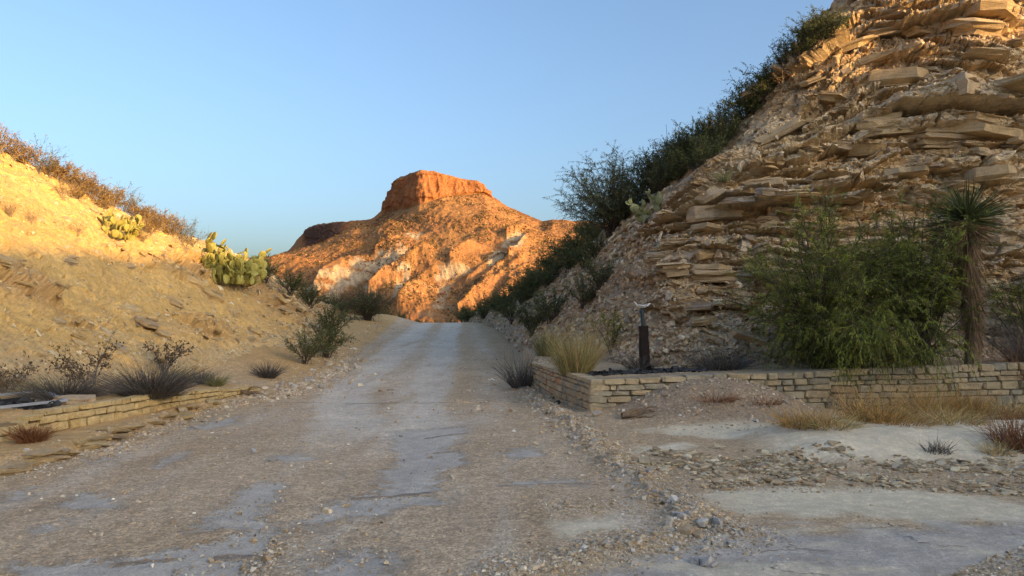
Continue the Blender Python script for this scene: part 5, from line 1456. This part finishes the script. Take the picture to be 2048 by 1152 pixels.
# dark litter by the post and behind the frame
def litter(name, label, P, n, size, seed):
    r = np.random.RandomState(seed); q = P + r.normal(0, 1, (n, 3)) * np.array((.55, .12, 0)); q[:, 2] = g(q[:, 0], q[:, 1]) + .01
    q = q[(q[:, 0] > 0) | (lwall_x(q[:, 1]) - q[:, 0] > .35)]; n = len(q)
    v, f, c = chips(r, q, np.clip(r.lognormal(math.log(size), .5, n), .02, .2), None, .35, np.full((n, 3), .04) * r.uniform(.5, 2, (n, 1)), .4, .5)
    tag(obj(name, mesh_np(name, v, f, M['scree'], False, c)), label, 'debris', kind='stuff')
litter('charred_litter', 'dark charred litter scattered round the post foot', terr(1290, 745), 700, .06, 3)
litter('charred_litter', 'dark litter lying inside the fallen metal frame', ground_at(40, 812), 500, .06, 4)
def driftwood(label, loc, seed, n, L):
    r = np.random.RandomState(seed); root = tag(empty('driftwood', loc), label, 'driftwood')
    for k in range(n):
        a = r.uniform(-.5, .5) + (math.pi if r.uniform() < .4 else 0); l = L * r.uniform(.4, 1); t = np.linspace(0, 1, 8)
        P_ = np.stack([math.cos(a) * l * t, math.sin(a) * l * t * .6, .05 + r.uniform(.05, .30) * l * np.sin(t * r.uniform(1.5, 3.0))], -1) + np.cumsum(r.normal(0, .025 * l, (8, 3)), 0)
        P_[:, 2] = np.maximum(P_[:, 2], .015)
        v, f = tubes(P_[None], (r.uniform(.018, .04) * (1.1 - t))[None], 6)
        obj('limb', mesh_np('limb', v, f, M['deadwood'], True), root)
driftwood('twisted brown driftwood root at the end of the low left wall', ground_at(492, 792), 3, 7, .55)
driftwood('dark forked dead branch at the foot of the wall corner', ground_at(1245, 838), 8, 5, .75)
lr = np.random.RandomState(33)
# broken crust along the eroded ledge left of the road, pieces of the ground
for k in range(46):
    t = lr.uniform(0, 1); u = 10 + 430 * t; v = np.interp(u, [0, 90, 180, 260, 330, 440], [948, 922, 895, 868, 845, 812]) - lr.uniform(-4, 16)
    p = ground_at(u, v); w = lr.uniform(.10, .30)
    obj('rock_slab', SLABS[lr.randint(14)], GROUND, p + np.array((0, 0, .012)), (lr.normal(0, .10), lr.normal(0, .10), 1.3 + lr.normal(0, .5)), (w, w * lr.uniform(.35, .7), lr.uniform(.012, .03)), M['bankslab'])
# open cracks in the old paving on the right, as thin dark seams
for pp in [[(1535, 1062), (1560, 1078), (1572, 1092), (1600, 1106), (1640, 1112), (1690, 1117)], [(1545, 1128), (1580, 1136), (1640, 1141), (1700, 1146)], [(1640, 1038), (1670, 1052), (1720, 1066), (1790, 1068), (1850, 1060)], [(1575, 1092), (1568, 1112), (1552, 1124)], [(1790, 1068), (1830, 1085), (1900, 1092)]]:
    P_ = np.array([ground_at(*q) for q in pp]); tt = np.linspace(0, len(P_) - 1, 40); P_ = np.stack([np.interp(tt, np.arange(len(P_)), P_[:, q]) for q in range(3)], -1)
    P_[:, :2] += np.cumsum(lr.normal(0, .013, (40, 2)), 0); P_[:, 2] = g(P_[:, 0], P_[:, 1]) + .005
    v_, f_ = strips(P_[None], (.0045 * lr.uniform(.2, 1.3, 40))[None], np.array([[.25, .97, 0]]))
    obj('crack', mesh_np('crack', v_, f_, M['crack'], False), GROUND)
def stone(name, label, u, v, w, hgt, group=None, mesh=None, mat='loose'):
    p = ground_at(u, v); k = p[1] / F
    o = obj(name, mesh or STONES[lr.randint(8)], None, p + np.array((0, 0, hgt * k * .35)), (lr.normal(0, .12), lr.normal(0, .12), lr.uniform(0, 6)), (w * k * .5, w * k * .42, hgt * k * .5), M[mat])
    return tag(o, label, 'stone', group)
for lab, u, v, w, hgt in [('largest flat tan stone in the right foreground', 1418, 1130, 44, 18), ('small brown stone touching the largest foreground stone on its left', 1392, 1126, 26, 10), ('white stone lying left of the pair above the largest foreground stone', 1418, 1085, 18, 9), ('white stone right of the pair above the largest foreground stone', 1462, 1092, 22, 8),
    ('tan flat stone between the two white foreground stones', 1432, 1091, 24, 9), ('tan stone just above the largest foreground stone', 1410, 1102, 22, 9), ('orange-brown small stone at the end of the lower gravel berm', 1350, 1103, 16, 8), ('tan block at the tip of the gravel berm', 1376, 1068, 34, 18), ('upright tan flake at the tip of the gravel berm', 1340, 1052, 18, 22),
    ('bluish white stone at the right tip of the gravel berm', 1434, 1049, 24, 14), ('grey stone behind the tan block on the berm tip', 1404, 1055, 26, 14), ('pale flat stone below the tan block on the berm tip', 1396, 1073, 28, 9), ('tan stone on the left slope of the berm tip', 1362, 1035, 20, 10),
    ('small dark stone alone in the middle of the road', 507, 907, 12, 9), ('pale stone alone on the mud flats right of the berm', 1522, 937, 20, 10), ('white stone at the berm bend right of the road', 1283, 950, 18, 10), ('pale stone at the berm bend, second from the road', 1296, 946, 18, 9),
    ('white flat stone at the ochre ledge left of the road', 185, 897, 16, 7), ('pale flat stone at the left wall end', 368, 825, 20, 6), ('white shell-like stone on the dirt heap', 1587, 800, 14, 8), ('blue-grey block at the wall foot near the right edge', 1990, 806, 34, 18), ('pale corner stone at the foot of the wall corner', 1192, 832, 22, 10),
    ('grey stone in the gravel patch at the road centre right', 1132, 1010, 16, 9), ('white stone in the gravel patch at the road centre right', 1118, 1018, 14, 7)]:
    stone('stone', lab, u, v, w, hgt)
for k in range(46):
    t = lr.uniform(0, 1); uv = [(1090, 815), (1150, 860), (1215, 915), (1290, 970), (1345, 1020), (1410, 1055)]; q = t * 4.999; i = int(q)
    u = uv[i][0] + (uv[i + 1][0] - uv[i][0]) * (q - i) + lr.normal(0, 12); v = uv[i][1] + (uv[i + 1][1] - uv[i][1]) * (q - i) + lr.normal(0, 7)
    stone('stone', 'angular stone in the gravel berm along the right road edge', u, v, lr.uniform(8, 16), lr.uniform(4, 8), 'stones in the right gravel berm')
for k in range(34):
    u = lr.uniform(540, 715); v = 795 - (u - 540) * .36 + lr.normal(0, 12)
    stone('stone', 'broken stone in the rubble along the left road edge', u, v, lr.uniform(8, 18), lr.uniform(4, 8), 'stones in the left rubble')
p = surf_bluff(1335, 590); o = obj('white_rock', STONES[3], None, p, (.3, .2, .5), (.13, .10, .07), M['loose']); tag(o, 'lumpy white rock stuck in the bluff foot above the post', 'rock')
print('TRIS', len(bpy.data.objects), sum(len(m.loops) - 2 * len(m.polygons) for m in bpy.data.meshes), sorted([(len(m.loops) - 2 * len(m.polygons), m.name) for m in bpy.data.meshes])[-14:])
